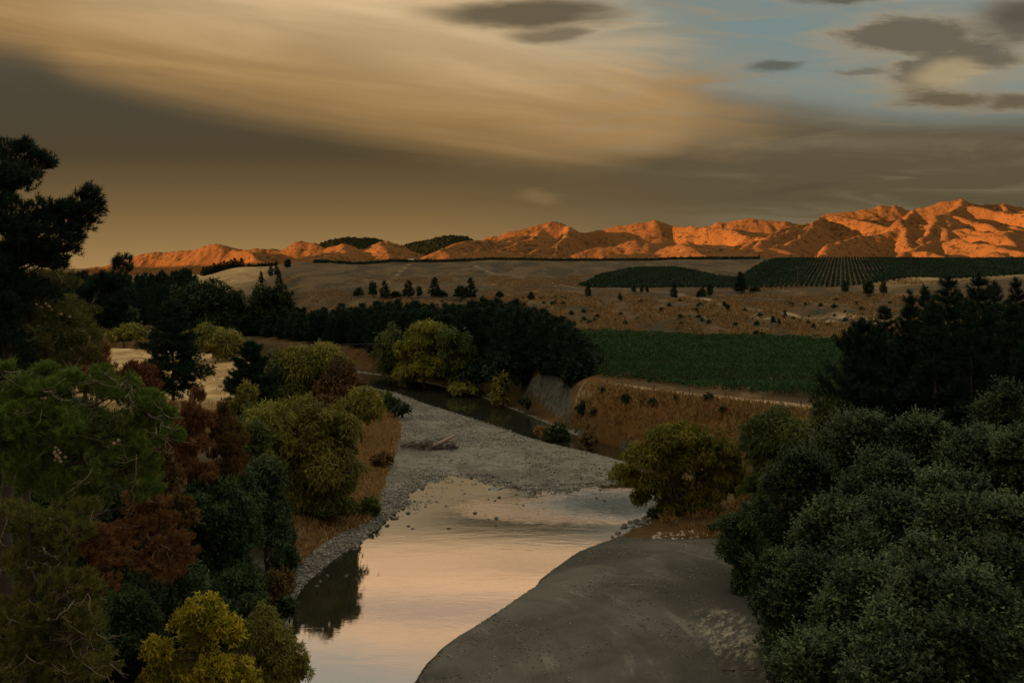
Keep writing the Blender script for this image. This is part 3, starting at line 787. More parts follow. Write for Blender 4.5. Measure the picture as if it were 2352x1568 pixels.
def spray_tree(name, spec, Y, base_u, mat, label, cat='tree', L=.22, W=.11, nn=12, cov=1.0, lowfill=True):
    """crown of upright leafy shoots standing out from a darker inner mass of leaves"""
    g = gen(); ells, loc = local_ells(spec, Y, base_u, g)
    lob, core = sublobes(ells, g, .36, 13)
    r = lob[:, 3:]; ii = np.repeat(np.arange(len(lob)), np.maximum(10, cov * 4 * math.pi * r.mean(1) ** 2 / .060).astype(int))
    d = rdir(len(ii), g); C = lob[ii, :3] + d * r[ii] * g.uniform(.70, 1.08, len(ii))[:, None]
    keep = d[:, 2] > -.5
    for k in range(len(lob)):
        keep &= ~((np.linalg.norm((C - lob[k, :3]) / r[k], axis=1) < .74) & (ii != k))
    C, d, lb_i = C[keep], d[keep], ii[keep]
    D = unit(d * .8 + UP * .6 + rdir(len(C), g) * .45)
    lobt = g.random(len(lob)) ** 1.3
    sl = .28 + 1.25 * g.random(len(C)) ** 3; ii = np.repeat(np.arange(len(C)), nn); f = g.random(len(ii))
    P = C[ii] + D[ii] * (f * sl[ii])[:, None]
    A = unit(D[ii] * .55 + (rdir(len(ii), g) * [1, 1, .5]) * 1.0); ln = L * (1.15 - .55 * f) * g.uniform(.7, 1.2, len(ii))
    P = P + A * (.05 * (1 - f))[:, None]
    Bv = unit(unit(np.cross(A, UP)) + rdir(len(ii), g) * .45) * W * .6
    V, Q = quads(P, A * ln[:, None], Bv, .55)
    T = np.repeat(np.clip(.55 * lobt[lb_i][ii] + .5 * g.random(len(C))[ii] ** 3 + .2 * g.random(len(ii)) - .06, 0, 1), 4)
    for e in core:
        c = np.array(e[:3]); r = np.array(e[3:]); n = int(4 * math.pi * r.mean() ** 2 * 1.3 / .11)
        P = c + rdir(n, g) * r * g.uniform(.7, 1.0, n)[:, None]
        A = rdir(n, g) * .38; V2, Q2 = quads(P, A, unit(np.cross(A, rdir(n, g))) * .14, .8)
        Q = np.concatenate([Q, Q2 + len(V)]); V = np.concatenate([V, V2]); T = np.concatenate([T, np.repeat(g.random(n) * .4, 4)])
    crown = build(name + '_crown', V, Q, {'tint': T})
    top = max(e[2] + e[5] for e in ells); parts = []
    for s_ in range(3):
        q = np.array([g.normal(0, .6), g.normal(0, .6), top * .45])
        parts.append(tube(limb_path(np.array([g.normal(0, .2), g.normal(0, .2), -.4]), q, g, 5, 0, .03), np.linspace(.17, .1, 5), 6))
        for e in ells: parts.append(tube(limb_path(q, np.array(e[:3]) + g.normal(0, .3, 3), g, 5, .04, .04), np.linspace(.09, .02, 5), 5))
    V, Q = merge(parts)
    return put_tree(name, crown, build('trunk', V, Q, smooth=True), loc, label, cat, cm=M[mat], tm=BKD)


# ------------------------------------------------ willows and broadleaf trees, left bank
broad('willow', [(622, 985, 55, 60), (600, 1050, 52, 62), (645, 1080, 55, 70), (610, 1120, 55, 55)], 106, 622, 'willow', 'round olive willow with the taller dome left of its golden neighbour above the pool', 'willow', aspect=.34)
broad('willow', [(745, 975, 70, 56), (700, 1000, 55, 62), (790, 1020, 45, 62), (740, 1060, 80, 80), (700, 1115, 70, 60), (775, 1110, 50, 60)], 108, 742, 'willow', 'big golden olive willow at the pool edge whose dark reflection fills the near water', 'willow', aspect=.34)
broad('willow', [(828, 925, 44, 34), (800, 945, 35, 30), (850, 950, 30, 25)], 146, 828, 'willow', 'small olive willow standing on the dry grass beside the shingle bar', 'willow', aspect=.34)
broad('willow', [(640, 868, 55, 60), (620, 905, 50, 40), (672, 905, 60, 45)], 176, 640, 'willow_dark', 'green willow rising behind the bushy dark conifer on the dry field', 'willow', aspect=.34)
broad('willow', [(700, 845, 62, 52), (745, 830, 55, 38), (720, 895, 72, 46), (680, 820, 40, 30)], 178, 712, 'willow', 'broad pale olive willow in the clump left of the dark channel', 'willow', aspect=.34, per=11)
broad('willow', [(780, 860, 36, 34), (770, 895, 45, 34), (800, 885, 25, 30)], 172, 778, 'brown_olive', 'browning willow at the right end of the clump by the dark channel', 'willow', aspect=.34)
broad('willow', [(497, 785, 56, 40), (470, 775, 40, 35), (525, 800, 35, 30)], 250, 500, 'willow', 'pale yellow green willow alone at the back of the dry field', 'willow', px=2.3, aspect=.4)
broad('willow', [(285, 765, 40, 25), (262, 772, 22, 18)], 300, 285, 'willow', 'low rounded willow bush at the far side of the straw field', 'willow', px=2.3, cat='bush')
broad('shrub', [(285, 722, 24, 18), (300, 728, 18, 14)], 350, 288, 'dark', 'dark bush behind the low willow at the edge of the pine forest', px=2.2, cat='bush')
broad('round_tree', [(480, 690, 72, 46), (430, 700, 45, 40), (525, 705, 40, 45), (480, 735, 85, 40)], 335, 480, 'dark', 'big dome of a dark green tree below the pale grassy knoll', px=2.2, per=14, k=.3)
broad('round_tree', [(625, 690, 45, 40), (650, 700, 32, 40), (600, 720, 45, 40), (640, 740, 50, 35)], 335, 625, 'dark', 'dark green tree at the foot of the brown slope right of the dome tree', px=2.2, per=12, k=.3)
broad('willow', [(905, 790, 40, 42), (900, 835, 34, 42), (930, 815, 40, 50)], 236, 905, 'willow_dark', 'dusky green willow against the wood left of the golden one', 'willow', px=2.3, aspect=.4, per=11)
broad('willow', [(985, 770, 52, 32), (950, 800, 40, 35), (960, 840, 55, 42), (1000, 835, 45, 40), (930, 860, 28, 28)], 226, 975, 'gold', 'golden willow leaning over the dark channel in front of the wood', 'willow', px=2.3, aspect=.4, per=11, k=.34)
broad('willow', [(1045, 790, 38, 42), (1065, 820, 32, 34), (1030, 830, 30, 40), (1055, 862, 36, 28)], 222, 1050, 'willow_dark', 'olive green willow between the golden one and the black wood', 'willow', px=2.3, aspect=.4, per=11, k=.34)
broad('shrub', [(1155, 882, 22, 26), (1150, 905, 26, 22)], 197, 1155, 'willow', 'single yellowish bush on the bank left of the grey cliff', 'willow', px=2.3, cat='bush')
broad('shrub', [(1080, 888, 28, 14), (1050, 892, 24, 13)], 212, 1072, 'willow', 'low yellowish scrub at the water line below the golden willow', 'willow', px=2.2, cat='bush')
broad('shrub', [(1205, 925, 14, 12)], 186, 1205, 'dark', 'small dark bush at the foot of the grey cliff', px=2.2, cat='bush')
broad('round_tree', [(500, 1170, 90, 75), (470, 1240, 90, 80), (545, 1230, 62, 85), (520, 1310, 85, 80), (440, 1320, 60, 70)], 68, 500, 'dark', 'bulky dark green broadleaf tree on the steep bank above the pool', per=12, k=.34)
broad('round_tree', [(605, 1100, 48, 48), (612, 1150, 44, 60), (630, 1215, 40, 50)], 86, 612, 'grey', 'grey green tree squeezed between the dark bulky one and the willows', per=10)
broad('shrub', [(660, 1275, 34, 36), (640, 1310, 34, 30)], 84, 655, 'dark', 'dark rounded bush at the top of the left bank near the waterline stones', cat='bush')
broad('shrub', [(628, 1345, 32, 40), (600, 1385, 35, 35)], 74, 622, 'brown_olive', 'brownish bush hanging on the steep left bank', cat='bush')
broad('shrub', [(852, 1160, 22, 24), (838, 1172, 20, 18)], 110, 846, 'willow_dark', 'little green willow bush right of the golden willow foot on the stones', 'willow', cat='bush', aspect=.34)
broad('shrub', [(880, 1056, 24, 15), (868, 1062, 16, 10)], 134, 880, 'brown_olive', 'small dark reddish bush alone on the shingle', cat='bush')
for i, (u, v, r) in enumerate([(905, 930, 14), (926, 940, 15), (890, 918, 10), (870, 908, 9)]):
    broad('shrub', [(u, v, r * 1.3, r)], F * 28.4 / (v + r * .7 - HV), u, 'dark' if i < 2 else 'willow_dark', ['dark low bush on the edge of the shingle above the driftwood', 'dark low bush with the lightest grass behind it at the shingle edge', 'tiny green bush on the upper shingle near the channel', 'smallest green bush furthest up the shingle edge'][i], cat='bush', px=2.3)
broad('yellow_tree', [(468, 1402, 46, 34), (430, 1425, 34, 30), (520, 1432, 40, 32), (375, 1480, 34, 34, -.9), (545, 1450, 26, 28, -.5), (450, 1480, 46, 38, .6), (500, 1520, 40, 34, -.8), (395, 1540, 46, 40), (460, 1565, 50, 40, -.9), (545, 1560, 40, 46), (350, 1565, 34, 36), (470, 1610, 110, 50)], 50, 470, 'yellow', 'bright yellow autumn tree at the bottom near the pool', cov=1.7, per=17, k=.27, gaps=.42)
broad('yellow_tree', [(600, 1450, 50, 50), (640, 1490, 50, 50), (680, 1530, 38, 42), (620, 1550, 70, 60)], 54, 620, 'willow', 'olive yellow bushy tree right of the bright yellow one over the water', 'willow', aspect=.34, per=11)
broad('shrub', [(300, 1420, 75, 70), (260, 1500, 90, 80), (350, 1520, 60, 90), (200, 1570, 100, 70)], 52, 290, 'dark', 'shadowy dark green bush left of the bright yellow tree', cat='bush', per=12, k=.34)
broad('round_tree', [(420, 1340, 50, 60), (380, 1390, 60, 60)], 58, 400, 'grey', 'dull green tree between the reddish dead pine and the bright yellow tree', per=10)


for spec_, Y_, bu_, lb_ in [
    ([(60, 960, 110, 70), (160, 980, 90, 60), (110, 1060, 130, 80)], 72, 100, 'dense dark tree filling the gap behind the bright green spreading pine'),
    ([(260, 985, 60, 45), (320, 1000, 55, 50), (290, 1060, 90, 70)], 76, 290, 'dark tree behind the tip of the bright green spreading pine'),
    ([(60, 1180, 110, 70), (150, 1200, 90, 70), (100, 1290, 130, 90)], 60, 110, 'dark evergreen bush mass behind the lower left pine'),
    ([(270, 1170, 80, 60), (230, 1250, 90, 80), (330, 1270, 80, 80), (280, 1340, 110, 70)], 63, 270, 'dark bush mass behind the rust red dead pine'),
    ([(90, 1400, 120, 80), (180, 1440, 90, 80), (120, 1520, 150, 90)], 48, 130, 'deep green bush in the bottom left corner'),
    ([(30, 760, 100, 80), (110, 790, 70, 60), (60, 860, 110, 80), (140, 870, 50, 50)], 74, 80, 'dark tree seen behind the brownish olive pine'),
    ([(560, 1330, 50, 40), (540, 1390, 70, 50), (500, 1420, 70, 50)], 62, 545, 'dark scrub on the bank under the bulky dark tree'),
]:
    broad('round_tree', spec_, Y_, bu_, 'dark', lb_, per=13, k=.32, cov=1.7, px=2.8)


for spec_, Y_, bu_, m_, lb_ in [
    ([(480, 1400, 60, 40), (540, 1440, 50, 40), (580, 1410, 40, 40)], 57, 520, 'dark', 'dark bank bush between the bright yellow tree and the waterside rocks'),
    ([(330, 1370, 60, 60), (380, 1440, 70, 60), (300, 1450, 60, 60)], 56, 340, 'dark', 'dark undergrowth tree directly behind the bright yellow tree'),
    ([(620, 1430, 34, 30), (655, 1400, 24, 30)], 68, 636, 'dark', 'small dark bush overhanging the near left waterline'),
    ([(640, 1350, 30, 30), (660, 1330, 22, 24)], 77, 648, 'brown_olive', 'brownish waterside bush beside the grey rocks of the left bank'),
    ([(420, 1230, 50, 60), (390, 1170, 40, 50)], 66, 405, 'grey', 'dull green tree left of the bulky dark broadleaf tree'),
    ([(1760, 1300, 50, 50), (1770, 1380, 50, 60), (1790, 1460, 50, 60), (1800, 1540, 50, 60)], 66, 1780, 'dark', 'long dark hedge like bush along the right side of the sand bar'),
    ([(1750, 1190, 50, 50), (1790, 1230, 60, 60)], 84, 1770, 'dark', 'dark bush between the stone mound and the greener tree'),
]:
    broad('round_tree' if 'tree' in lb_[-60:] and 'bush' not in lb_ else 'shrub', spec_, Y_, bu_, m_, lb_, per=13, k=.32, cov=1.7, px=2.8, cat='tree' if 'bush' not in lb_ else 'bush')


# trees and bushes that hang over the cliff top at the end of the wood
for spec_, Y_, bu_, lb_ in [
    ([(1340, 845, 34, 40), (1320, 870, 30, 26), (1355, 875, 20, 22)], 182, 1338, 'black green bushy tree at the right end of the wood above the cliff'),
    ([(1290, 838, 36, 32), (1265, 848, 30, 20), (1308, 856, 22, 16)], 195, 1288, 'black green tree overhanging the middle of the cliff'),
    ([(1230, 840, 34, 28), (1210, 852, 30, 18), (1245, 856, 24, 14)], 204, 1228, 'black green tree on the cliff edge beside the yellowish bush'),
    ([(1170, 845, 34, 28), (1140, 862, 30, 20), (1190, 868, 22, 18)], 200, 1165, 'dark tree at the water side of the wood behind the single yellowish bush'),
    ([(1110, 858, 34, 24), (1085, 868, 26, 18)], 212, 1102, 'dark tree at the water side of the wood behind the low yellowish scrub'),
]:
    broad('round_tree', spec_, Y_, bu_, 'pine', lb_, per=12, k=.36, px=2.5)
for spec_, Y_, bu_, m_, lb_ in [
    ([(1385, 935, 24, 14), (1410, 940, 20, 12)], 163, 1395, 'dark', 'dark scrub spilling over the lip of the cliff right of the wood'),
    ([(1400, 985, 20, 14), (1420, 990, 16, 10)], 158.5, 1408, 'brown_olive', 'brownish scrub near the foot of the bank right of the cliff'),
]:
    broad('shrub', spec_, Y_, bu_, m_, lb_, cat='bush', px=2.2)
for spec_, Y_, bu_, m_, lb_ in [
    ([(1515, 1190, 30, 15), (1550, 1196, 26, 14)], 107, 1530, 'dark', 'dark low scrub on the spit under the yellow willow'),
    ([(1600, 1200, 32, 18), (1635, 1190, 28, 20)], 106, 1612, 'brown_olive', 'brownish scrub right of the yellow willow foot'),
    ([(1650, 1225, 26, 18), (1670, 1205, 24, 20)], 98, 1655, 'dark', 'dark scrub between the pale stone heap and the thicket'),
]:
    broad('shrub', spec_, Y_, bu_, m_, lb_, cat='bush', px=2.3)
# smaller growth knitting the left bank together
for spec_, Y_, bu_, m_, lb_, ct in [
    ([(570, 960, 26, 30), (560, 1000, 30, 36)], 112, 566, 'willow_dark', 'thin green tree wedged between the browning conifer and the round olive willow', 'tree'),
    ([(585, 1010, 34, 40), (575, 1060, 36, 40)], 96, 580, 'willow_dark', 'olive bush hiding the foot of the browning conifer', 'bush'),
    ([(690, 1160, 40, 24), (740, 1168, 46, 20), (790, 1160, 36, 22)], 105, 745, 'willow_dark', 'green skirt of scrub under the big golden olive willow', 'bush'),
    ([(640, 1190, 30, 34), (655, 1225, 26, 30)], 92, 646, 'dark', 'dark slim bush between the grey green tree and the grassy bank', 'bush'),
    ([(560, 1120, 34, 40), (580, 1160, 30, 44)], 78, 570, 'grey', 'grey green bush filling the gap above the bulky dark tree', 'bush'),
    ([(560, 915, 30, 30), (548, 940, 28, 24)], 150, 556, 'willow', 'little pale bush on the straw field under the bushy conifer', 'bush'),
    ([(690, 935, 40, 26), (660, 940, 30, 22)], 160, 680, 'willow', 'pale bush behind the two waterside willows', 'bush'),
    ([(740, 930, 30, 20), (770, 935, 26, 18)], 158, 752, 'brown_olive', 'brownish scrub behind the big golden olive willow', 'bush'),
    ([(380, 950, 24, 26), (395, 985, 26, 30)], 84, 386, 'brown', 'small rusty sapling left of the pointed red brown conifer', 'tree'),
    ([(350, 1060, 40, 40), (380, 1100, 36, 40)], 60, 362, 'brown_olive', 'brownish green tree between the bright pine and the pointed conifer', 'tree'),
    ([(420, 1180, 36, 34), (400, 1140, 30, 28)], 63, 412, 'brown_olive', 'browning bush under the pointed red brown conifer', 'bush'),
]:
    broad('shrub' if ct == 'bush' else 'round_tree', spec_, Y_, bu_, m_, lb_, cat=ct, per=12, k=.34, aspect=.4)

# ------------------------------------------------ right side
def willow_right():
    g = gen(); Y = 109.0
    spec = [(1575, 1000, 62, 34), (1520, 1010, 42, 34), (1480, 1045, 50, 34, -.6), (1440, 1090, 40, 26, .3), (1620, 1030, 50, 44), (1680, 1060, 40, 45, .5), (1690, 1105, 34, 40, -.3),
            (1560, 1060, 60, 45, .8), (1500, 1110, 40, 30, -.8), (1640, 1100, 45, 50, .9), (1470, 1140, 24, 18, -.5), (1560, 1130, 55, 40, 1.0), (1540, 1170, 40, 28, -.3), (1610, 1160, 45, 36, .2)]
    ells, loc = local_ells(spec, Y, 1572, g)
    L = 2.5 * Y / 914 * 1.3
    cr, tk, H, _ = broad_mesh('willow', ells, g, 'willow', L, L * .34, 1.7, 8, .4, .3, trunk_h=1.6, tr=.26, stems=5)
    put_tree('willow', cr, tk, loc, 'spreading many stemmed yellow green willow on the right bank by the rapids', cm=M['gold'], tm=BKD)
willow_right()
broad('round_tree', [(1790, 990, 70, 55), (1740, 1030, 45, 60), (1830, 1030, 50, 60), (1780, 1080, 75, 60), (1750, 1130, 50, 45)], 102, 1785, 'willow_dark', 'dark green willow right of the yellow willow below the vineyard track', 'willow', aspect=.36, per=11)
broad('round_tree', [(1935, 950, 60, 42), (1890, 985, 45, 40), (1965, 990, 50, 45), (1920, 1030, 80, 55)], 112, 1930, 'willow_dark', 'low dark olive tree at the foot of the black conifers', 'willow', aspect=.36, per=10)
spray_tree('silvery_tree', [(2310, 915, 26, 30), (2295, 960, 40, 40), (2340, 960, 34, 44), (2310, 1010, 56, 45)], 92, 2312, 'silver', 'pale silvery tree poking up in front of the black conifers at far right', cov=.8)
SILV = [   # crown ellipses, distance, label
    ([(1985, 990, 55, 36), (1940, 1030, 60, 45), (2030, 1030, 55, 45), (1980, 1080, 85, 60), (1960, 1150, 80, 70)], 84, 1980, 'silvery tree crowning the thicket just below the low olive tree'),
    ([(2110, 1000, 60, 36), (2070, 1040, 55, 50), (2150, 1050, 55, 45), (2110, 1100, 85, 60), (2110, 1170, 85, 70)], 82, 2110, 'silvery tree second along the top of the right thicket'),
    ([(2250, 1030, 60, 40), (2210, 1070, 60, 55), (2300, 1060, 60, 50), (2255, 1130, 90, 65), (2250, 1200, 90, 70)], 78, 2250, 'silvery tree under the pale one poking up at far right'),
    ([(2350, 1040, 60, 50), (2370, 1110, 80, 70), (2350, 1190, 80, 70)], 74, 2360, 'silvery tree cut by the right edge of the view'),
    ([(1850, 1080, 50, 40), (1820, 1130, 55, 50), (1890, 1130, 55, 55), (1850, 1200, 75, 70), (1830, 1260, 70, 60)], 80, 1850, 'greener tree at the left shoulder of the silvery thicket'),
    ([(1930, 1190, 60, 45), (1890, 1240, 60, 55), (1970, 1240, 60, 60), (1930, 1310, 90, 70), (1900, 1370, 80, 60)], 70, 1930, 'silvery tree in the middle of the thicket left of the paler tops'),
    ([(2060, 1190, 60, 45), (2020, 1240, 60, 55), (2110, 1240, 60, 60), (2065, 1320, 95, 75)], 66, 2065, 'pale topped silvery tree in the heart of the right thicket'),
    ([(2200, 1190, 62, 45), (2160, 1240, 60, 55), (2250, 1240, 60, 60), (2205, 1320, 95, 75)], 62, 2205, 'silvery tree with pale sprays right of the thicket heart'),
    ([(2320, 1200, 60, 45), (2290, 1260, 60, 60), (2370, 1260, 60, 60), (2330, 1340, 95, 75)], 60, 2330, 'tall silvery tree low at the right edge of the view'),
    ([(1850, 1330, 60, 45), (1810, 1390, 55, 55), (1890, 1390, 60, 60), (1850, 1460, 80, 70), (1830, 1530, 70, 60)], 62, 1850, 'dark silvery tree bordering the sand bar opposite its pale patch'),
    ([(1980, 1350, 65, 45), (1940, 1410, 60, 55), (2030, 1410, 60, 60), (1985, 1490, 95, 75)], 57, 1985, 'shaggy silvery tree low in the thicket near the bottom'),
    ([(2120, 1360, 65, 45), (2080, 1420, 60, 55), (2170, 1420, 60, 60), (2125, 1500, 95, 75)], 54, 2125, 'dusky silvery tree at the bottom between the shaggy one and the corner'),
    ([(2270, 1380, 70, 50), (2230, 1440, 60, 55), (2330, 1450, 70, 60), (2280, 1530, 100, 75)], 51, 2280, 'silvery tree filling the bottom right corner'),
    ([(1880, 1510, 62, 45), (1840, 1560, 60, 50), (1930, 1560, 70, 60), (1890, 1640, 90, 60)], 53, 1890, 'low silvery bush at the bottom beside the sand bar'),
    ([(2070, 1530, 75, 45), (2010, 1580, 70, 50), (2140, 1580, 80, 60), (2080, 1660, 100, 60)], 49, 2075, 'nearest silvery bush at the bottom edge of the view'),
]
SILV += [
    ([(2470, 1090, 80, 60), (2440, 1160, 90, 80), (2520, 1170, 90, 90)], 76, 2470, 'silvery tree standing just outside the right edge behind the cut off one'),
    ([(2480, 1280, 90, 70), (2440, 1360, 90, 90), (2540, 1370, 100, 100)], 60, 2480, 'silvery tree standing just outside the right edge below its neighbour'),
    ([(2560, 1050, 90, 70), (2600, 1130, 100, 90)], 84, 2580, 'silvery tree furthest out beyond the right edge of the thicket'),

    ([(2035, 1095, 70, 46), (2000, 1140, 60, 50), (2075, 1150, 58, 55)], 75, 2035, 'silvery tree filling the hollow under the second one of the top row'),
    ([(2180, 1130, 66, 40), (2150, 1180, 56, 50), (2225, 1170, 50, 46)], 71, 2182, 'silvery tree between the top row and the pale topped heart'),
    ([(1990, 1275, 56, 40), (1960, 1320, 66, 50), (2030, 1330, 50, 44)], 62, 1990, 'greener tree in the shade left of the pale topped heart'),
    ([(2135, 1285, 60, 40), (2100, 1340, 70, 50), (2165, 1345, 50, 50)], 58, 2135, 'silvery tree pressed between the heart and the one with pale sprays'),
    ([(2270, 1300, 66, 44), (2240, 1350, 60, 46), (2310, 1350, 56, 50)], 56, 2272, 'greener tree under the tall silvery one at the right edge'),
    ([(1910, 1440, 60, 42), (1950, 1480, 60, 50), (1880, 1490, 46, 40)], 57, 1912, 'dark silvery bush tucked under the shaggy tree'),
    ([(2055, 1450, 62, 40), (2010, 1500, 60, 44), (2090, 1490, 54, 46)], 52, 2055, 'silvery bush crowding the foot of the shaggy tree'),
    ([(2195, 1470, 66, 44), (2160, 1520, 60, 44), (2240, 1510, 56, 46)], 49.5, 2195, 'greener bush squeezed in before the bottom right corner'),
]
for sp_, Y_, bu, lb in SILV:
    spray_tree('silvery_tree', sp_ + [(u_, v_ + 75, ru_, rv_) for u_, v_, ru_, rv_ in sp_[-1:]], Y_, bu, 'grey' if 'greener' in lb or 'dark silvery' in lb else 'silver', lb)
broad('shrub', [(1700, 1215, 40, 34), (1690, 1265, 45, 45), (1730, 1290, 50, 60), (1720, 1340, 45, 50)], 78, 1705, 'dark', 'dark bush where the thicket meets the top of the sand bar', cat='bush', per=11)
broad('shrub', [(1275, 992, 26, 18), (1290, 1003, 20, 12)], 158.5, 1278, 'dark', 'dark bush growing at the waterline of the shingle below the cliff', cat='bush', px=2.2)
broad('shrub', [(1352, 1010, 21, 18)], 150.5, 1352, 'brown_olive', 'round bush with pale stems near the tip of the shingle bar', cat='bush', px=2.2)
broad('shrub', [(1240, 990, 12, 9)], 161, 1240, 'straw', 'tuft of pale bare twigs at the shingle waterline', 'spray', cat='bush', px=2.0, gaps=.6)

# ------------------------------------------------ foreground pines, built limb by limb
def pine(spec, Y, trunk_u, mat, label, top_v, L=0.26, nn=26, W=0.02, cov=1.6, per=7, k=.42, tm=None, name='pine_tree', cones=None, twigs=0, trunk_top=None, jit=.35, spread=.8, up=.55):
    g = gen()
    ells, loc = local_ells(spec, Y, trunk_u, g, jitter=jit)
    lob, core = sublobes(ells, g, k, per)
    zt = (CZ + (HV - top_v) / F * Y) - loc[2]
    def origin(C): return np.stack([np.zeros(len(C)), np.zeros(len(C)), np.clip(C[:, 2] - 1.5, 0, zt)], -1)
    C, D = pine_lobes(lob, L * 1.5, nn, W, cov, g, origin, up=up)
    V, Q, T = tufts(C, D, L, nn, W, g, spread, L * 1.3)
    crown = build('crown', V, Q, {'tint': T})
    parts = [tube(limb_path(np.array([0, 0, -0.5]), np.array([0.0, 0, zt]), g, 8, 0, 0.006), np.linspace(0.012 * zt + .1, .03, 8), 8)]
    for e in ells:
        c = np.array(e[:3]); p = np.array([0, 0, np.clip(c[2] - 0.30 * np.hypot(c[0], c[1]) - .3, 0.5, zt * .98)])
        parts.append(tube(limb_path(p, c, g, 5, .08, .03), np.linspace(.03 + .015 * np.linalg.norm(c - p), .015, 5), 5))
        for q in lob[np.linalg.norm(lob[:, :3] - c, axis=1) < max(e[3:]) * 1.05]:
            parts.append(tube(limb_path(c, q[:3], g, 4, .05, .05), np.linspace(.028, .008, 4), 4))
    V, Q = merge(parts)
    r = put_tree(name, crown, build('trunk', V, Q, smooth=True), loc, label, cm=M[mat], tm=tm or BKD)
    if twigs:
        tp = []
        for _ in range(twigs):
            i = g.integers(len(lob)); c = lob[i, :3]
            p = c + rdir(1, g)[0] * lob[i, 3:] * 1.0 + np.array([0, -.2, 0])
            d = unit(np.array([g.normal(0, 1), -abs(g.normal(0, .5)), g.normal(-.25, .5)]))
            q = p + d * g.uniform(.4, 1.3)
            tp.append(tube(limb_path(p, q, g, 5, .12, .04), np.linspace(.013, .004, 5), 3))
            for _k in range(2):
                f = g.uniform(.3, .9); b = p + (q - p) * f
                tp.append(tube(limb_path(b, b + unit(d + g.normal(0, .6, 3)) * g.uniform(.2, .6), g, 4, .1, .05), np.linspace(.008, .003, 4), 3))
        V, Q = merge(tp)
        tag(link('dead_twigs', build('dead_twigs', V, Q), r, BKP), kind='stuff')
    for (u, v) in (cones or []):
        p = PT(u, v, Y - 1.2) - np.array(loc)
        c = cone_mesh.copy() if False else cone_mesh
        o_ = link('pine_cone', c, r); o_.location = p; o_.rotation_euler = tuple(g.uniform(0, 6, 3)); k_ = g.uniform(.8, 1.25); o_.scale = (k_, k_, k_)
    return r
def make_cone():
    V, Q = [], []
    n, m = 9, 10
    for i in range(n):
        f = i / (n - 1); rr = 0.062 * math.sin(math.pi * (0.08 + 0.86 * f)) * (1.15 - .35 * f)
        for j in range(m):
            a = 2 * math.pi * (j + .5 * (i % 2)) / m; b = 1.0 + .28 * ((i + j) % 2)
            V.append((rr * b * math.cos(a), rr * b * math.sin(a), (f - .5) * .17))
    for i in range(n - 1):
        for j in range(m):
            Q.append((i * m + j, i * m + (j + 1) % m, (i + 1) * m + (j + 1) % m, (i + 1) * m + j))
    me = build('pine_cone', V, Q); 
    me.materials.append(bark('tan_cone_scales', (0.27, 0.19, 0.13)))
    return me
cone_mesh = make_cone()

pine([(55, 372, 40, 38), (15, 400, 50, 45), (62, 425, 38, 34), (20, 460, 60, 45), (62, 500, 45, 42), (205, 455, 24, 24), (208, 485, 25, 25), (170, 478, 34, 26), (130, 492, 36, 32), (180, 520, 34, 26), (100, 520, 40, 34),
      (140, 548, 34, 24), (50, 550, 48, 34), (100, 575, 34, 18), (10, 525, 50, 50), (20, 600, 55, 26), (80, 612, 40, 12), (135, 615, 14, 8), (-40, 430, 60, 70), (-50, 540, 70, 60), (10, 345, 30, 20), (60, 345, 26, 18), (20, 660, 60, 40), (70, 680, 50, 36), (0, 730, 60, 50), (30, 500, 62, 56), (80, 545, 62, 44), (40, 590, 70, 40), (140, 572, 40, 24), (100, 605, 50, 26), (150, 515, 44, 30), (25, 430, 60, 50), (70, 390, 34, 36), (15, 790, 55, 60), (10, 870, 55, 60), (40, 700, 60, 40), (24, 625, 40, 40, -.8), (24, 690, 40, 44, -.9), (24, 755, 40, 44, -.9)],
     42, 22, 'pine', 'tall dark pine at the left edge with one long bough reaching into the sky', 340, L=.22, nn=24, W=.028, cov=.72, per=8, jit=.5)
pine([(276, 620, 22, 26), (272, 660, 28, 26), (240, 655, 24, 18), (285, 690, 26, 22), (255, 700, 30, 28), (225, 690, 36, 34), (270, 725, 34, 22), (215, 735, 50, 34), (190, 700, 36, 36), (160, 740, 50, 40)],
     74, 196, 'pine', 'dark pine whose narrow plume stands against the lit hills', 680, L=.34, nn=22, W=.045, cov=1.4)
pine([(30, 660, 70, 40), (110, 660, 60, 36), (40, 720, 70, 50), (120, 720, 60, 45), (60, 790, 80, 55), (150, 790, 60, 45), (30, 850, 70, 50), (120, 850, 70, 45), (185, 760, 40, 36), (200, 820, 36, 30), (-40, 760, 80, 120)],
     46, 60, 'pine_olive', 'brownish olive pine behind the left foreground hung with bare twigs', 640, L=.24, nn=22, W=.028, cov=1.1, twigs=90, cones=[(82, 700), (95, 706), (104, 698), (118, 712), (75, 712), (112, 704), (140, 722), (160, 728)])
pine([(60, 900, 60, 36), (130, 890, 60, 34), (200, 905, 50, 34), (260, 915, 40, 30), (310, 920, 42, 30), (345, 955, 36, 36), (370, 985, 26, 26), (300, 970, 50, 40), (230, 965, 60, 40), (150, 960, 60, 45), (70, 970, 70, 50), (330, 1020, 45, 36), (260, 1040, 60, 40),
      (180, 1040, 60, 45), (90, 1050, 70, 50), (20, 1060, 60, 60), (310, 1075, 44, 30), (240, 1105, 60, 34), (150, 1115, 60, 40), (20, 980, 60, 70), (60, 1120, 70, 45), (200, 1160, 50, 40), (330, 1130, 40, 40), (388, 962, 16, 20), (352, 926, 18, 18), (398, 1008, 13, 13), (228, 868, 20, 16), (105, 858, 24, 16), (292, 885, 15, 18), (20, 850, 22, 16), (165, 872, 14, 16)],
     37, 150, 'pine_green', 'bright green pine spreading across the left foreground with grey bare twigs and cones', 880, L=.2, nn=26, W=.022, cov=1.2, twigs=130, cones=[(128, 1028), (134, 1034), (126, 1040), (138, 1040), (131, 1046), (136, 1052), (128, 1056), (140, 1060), (150, 1050), (262, 1018), (272, 1012)], tm=BKD)
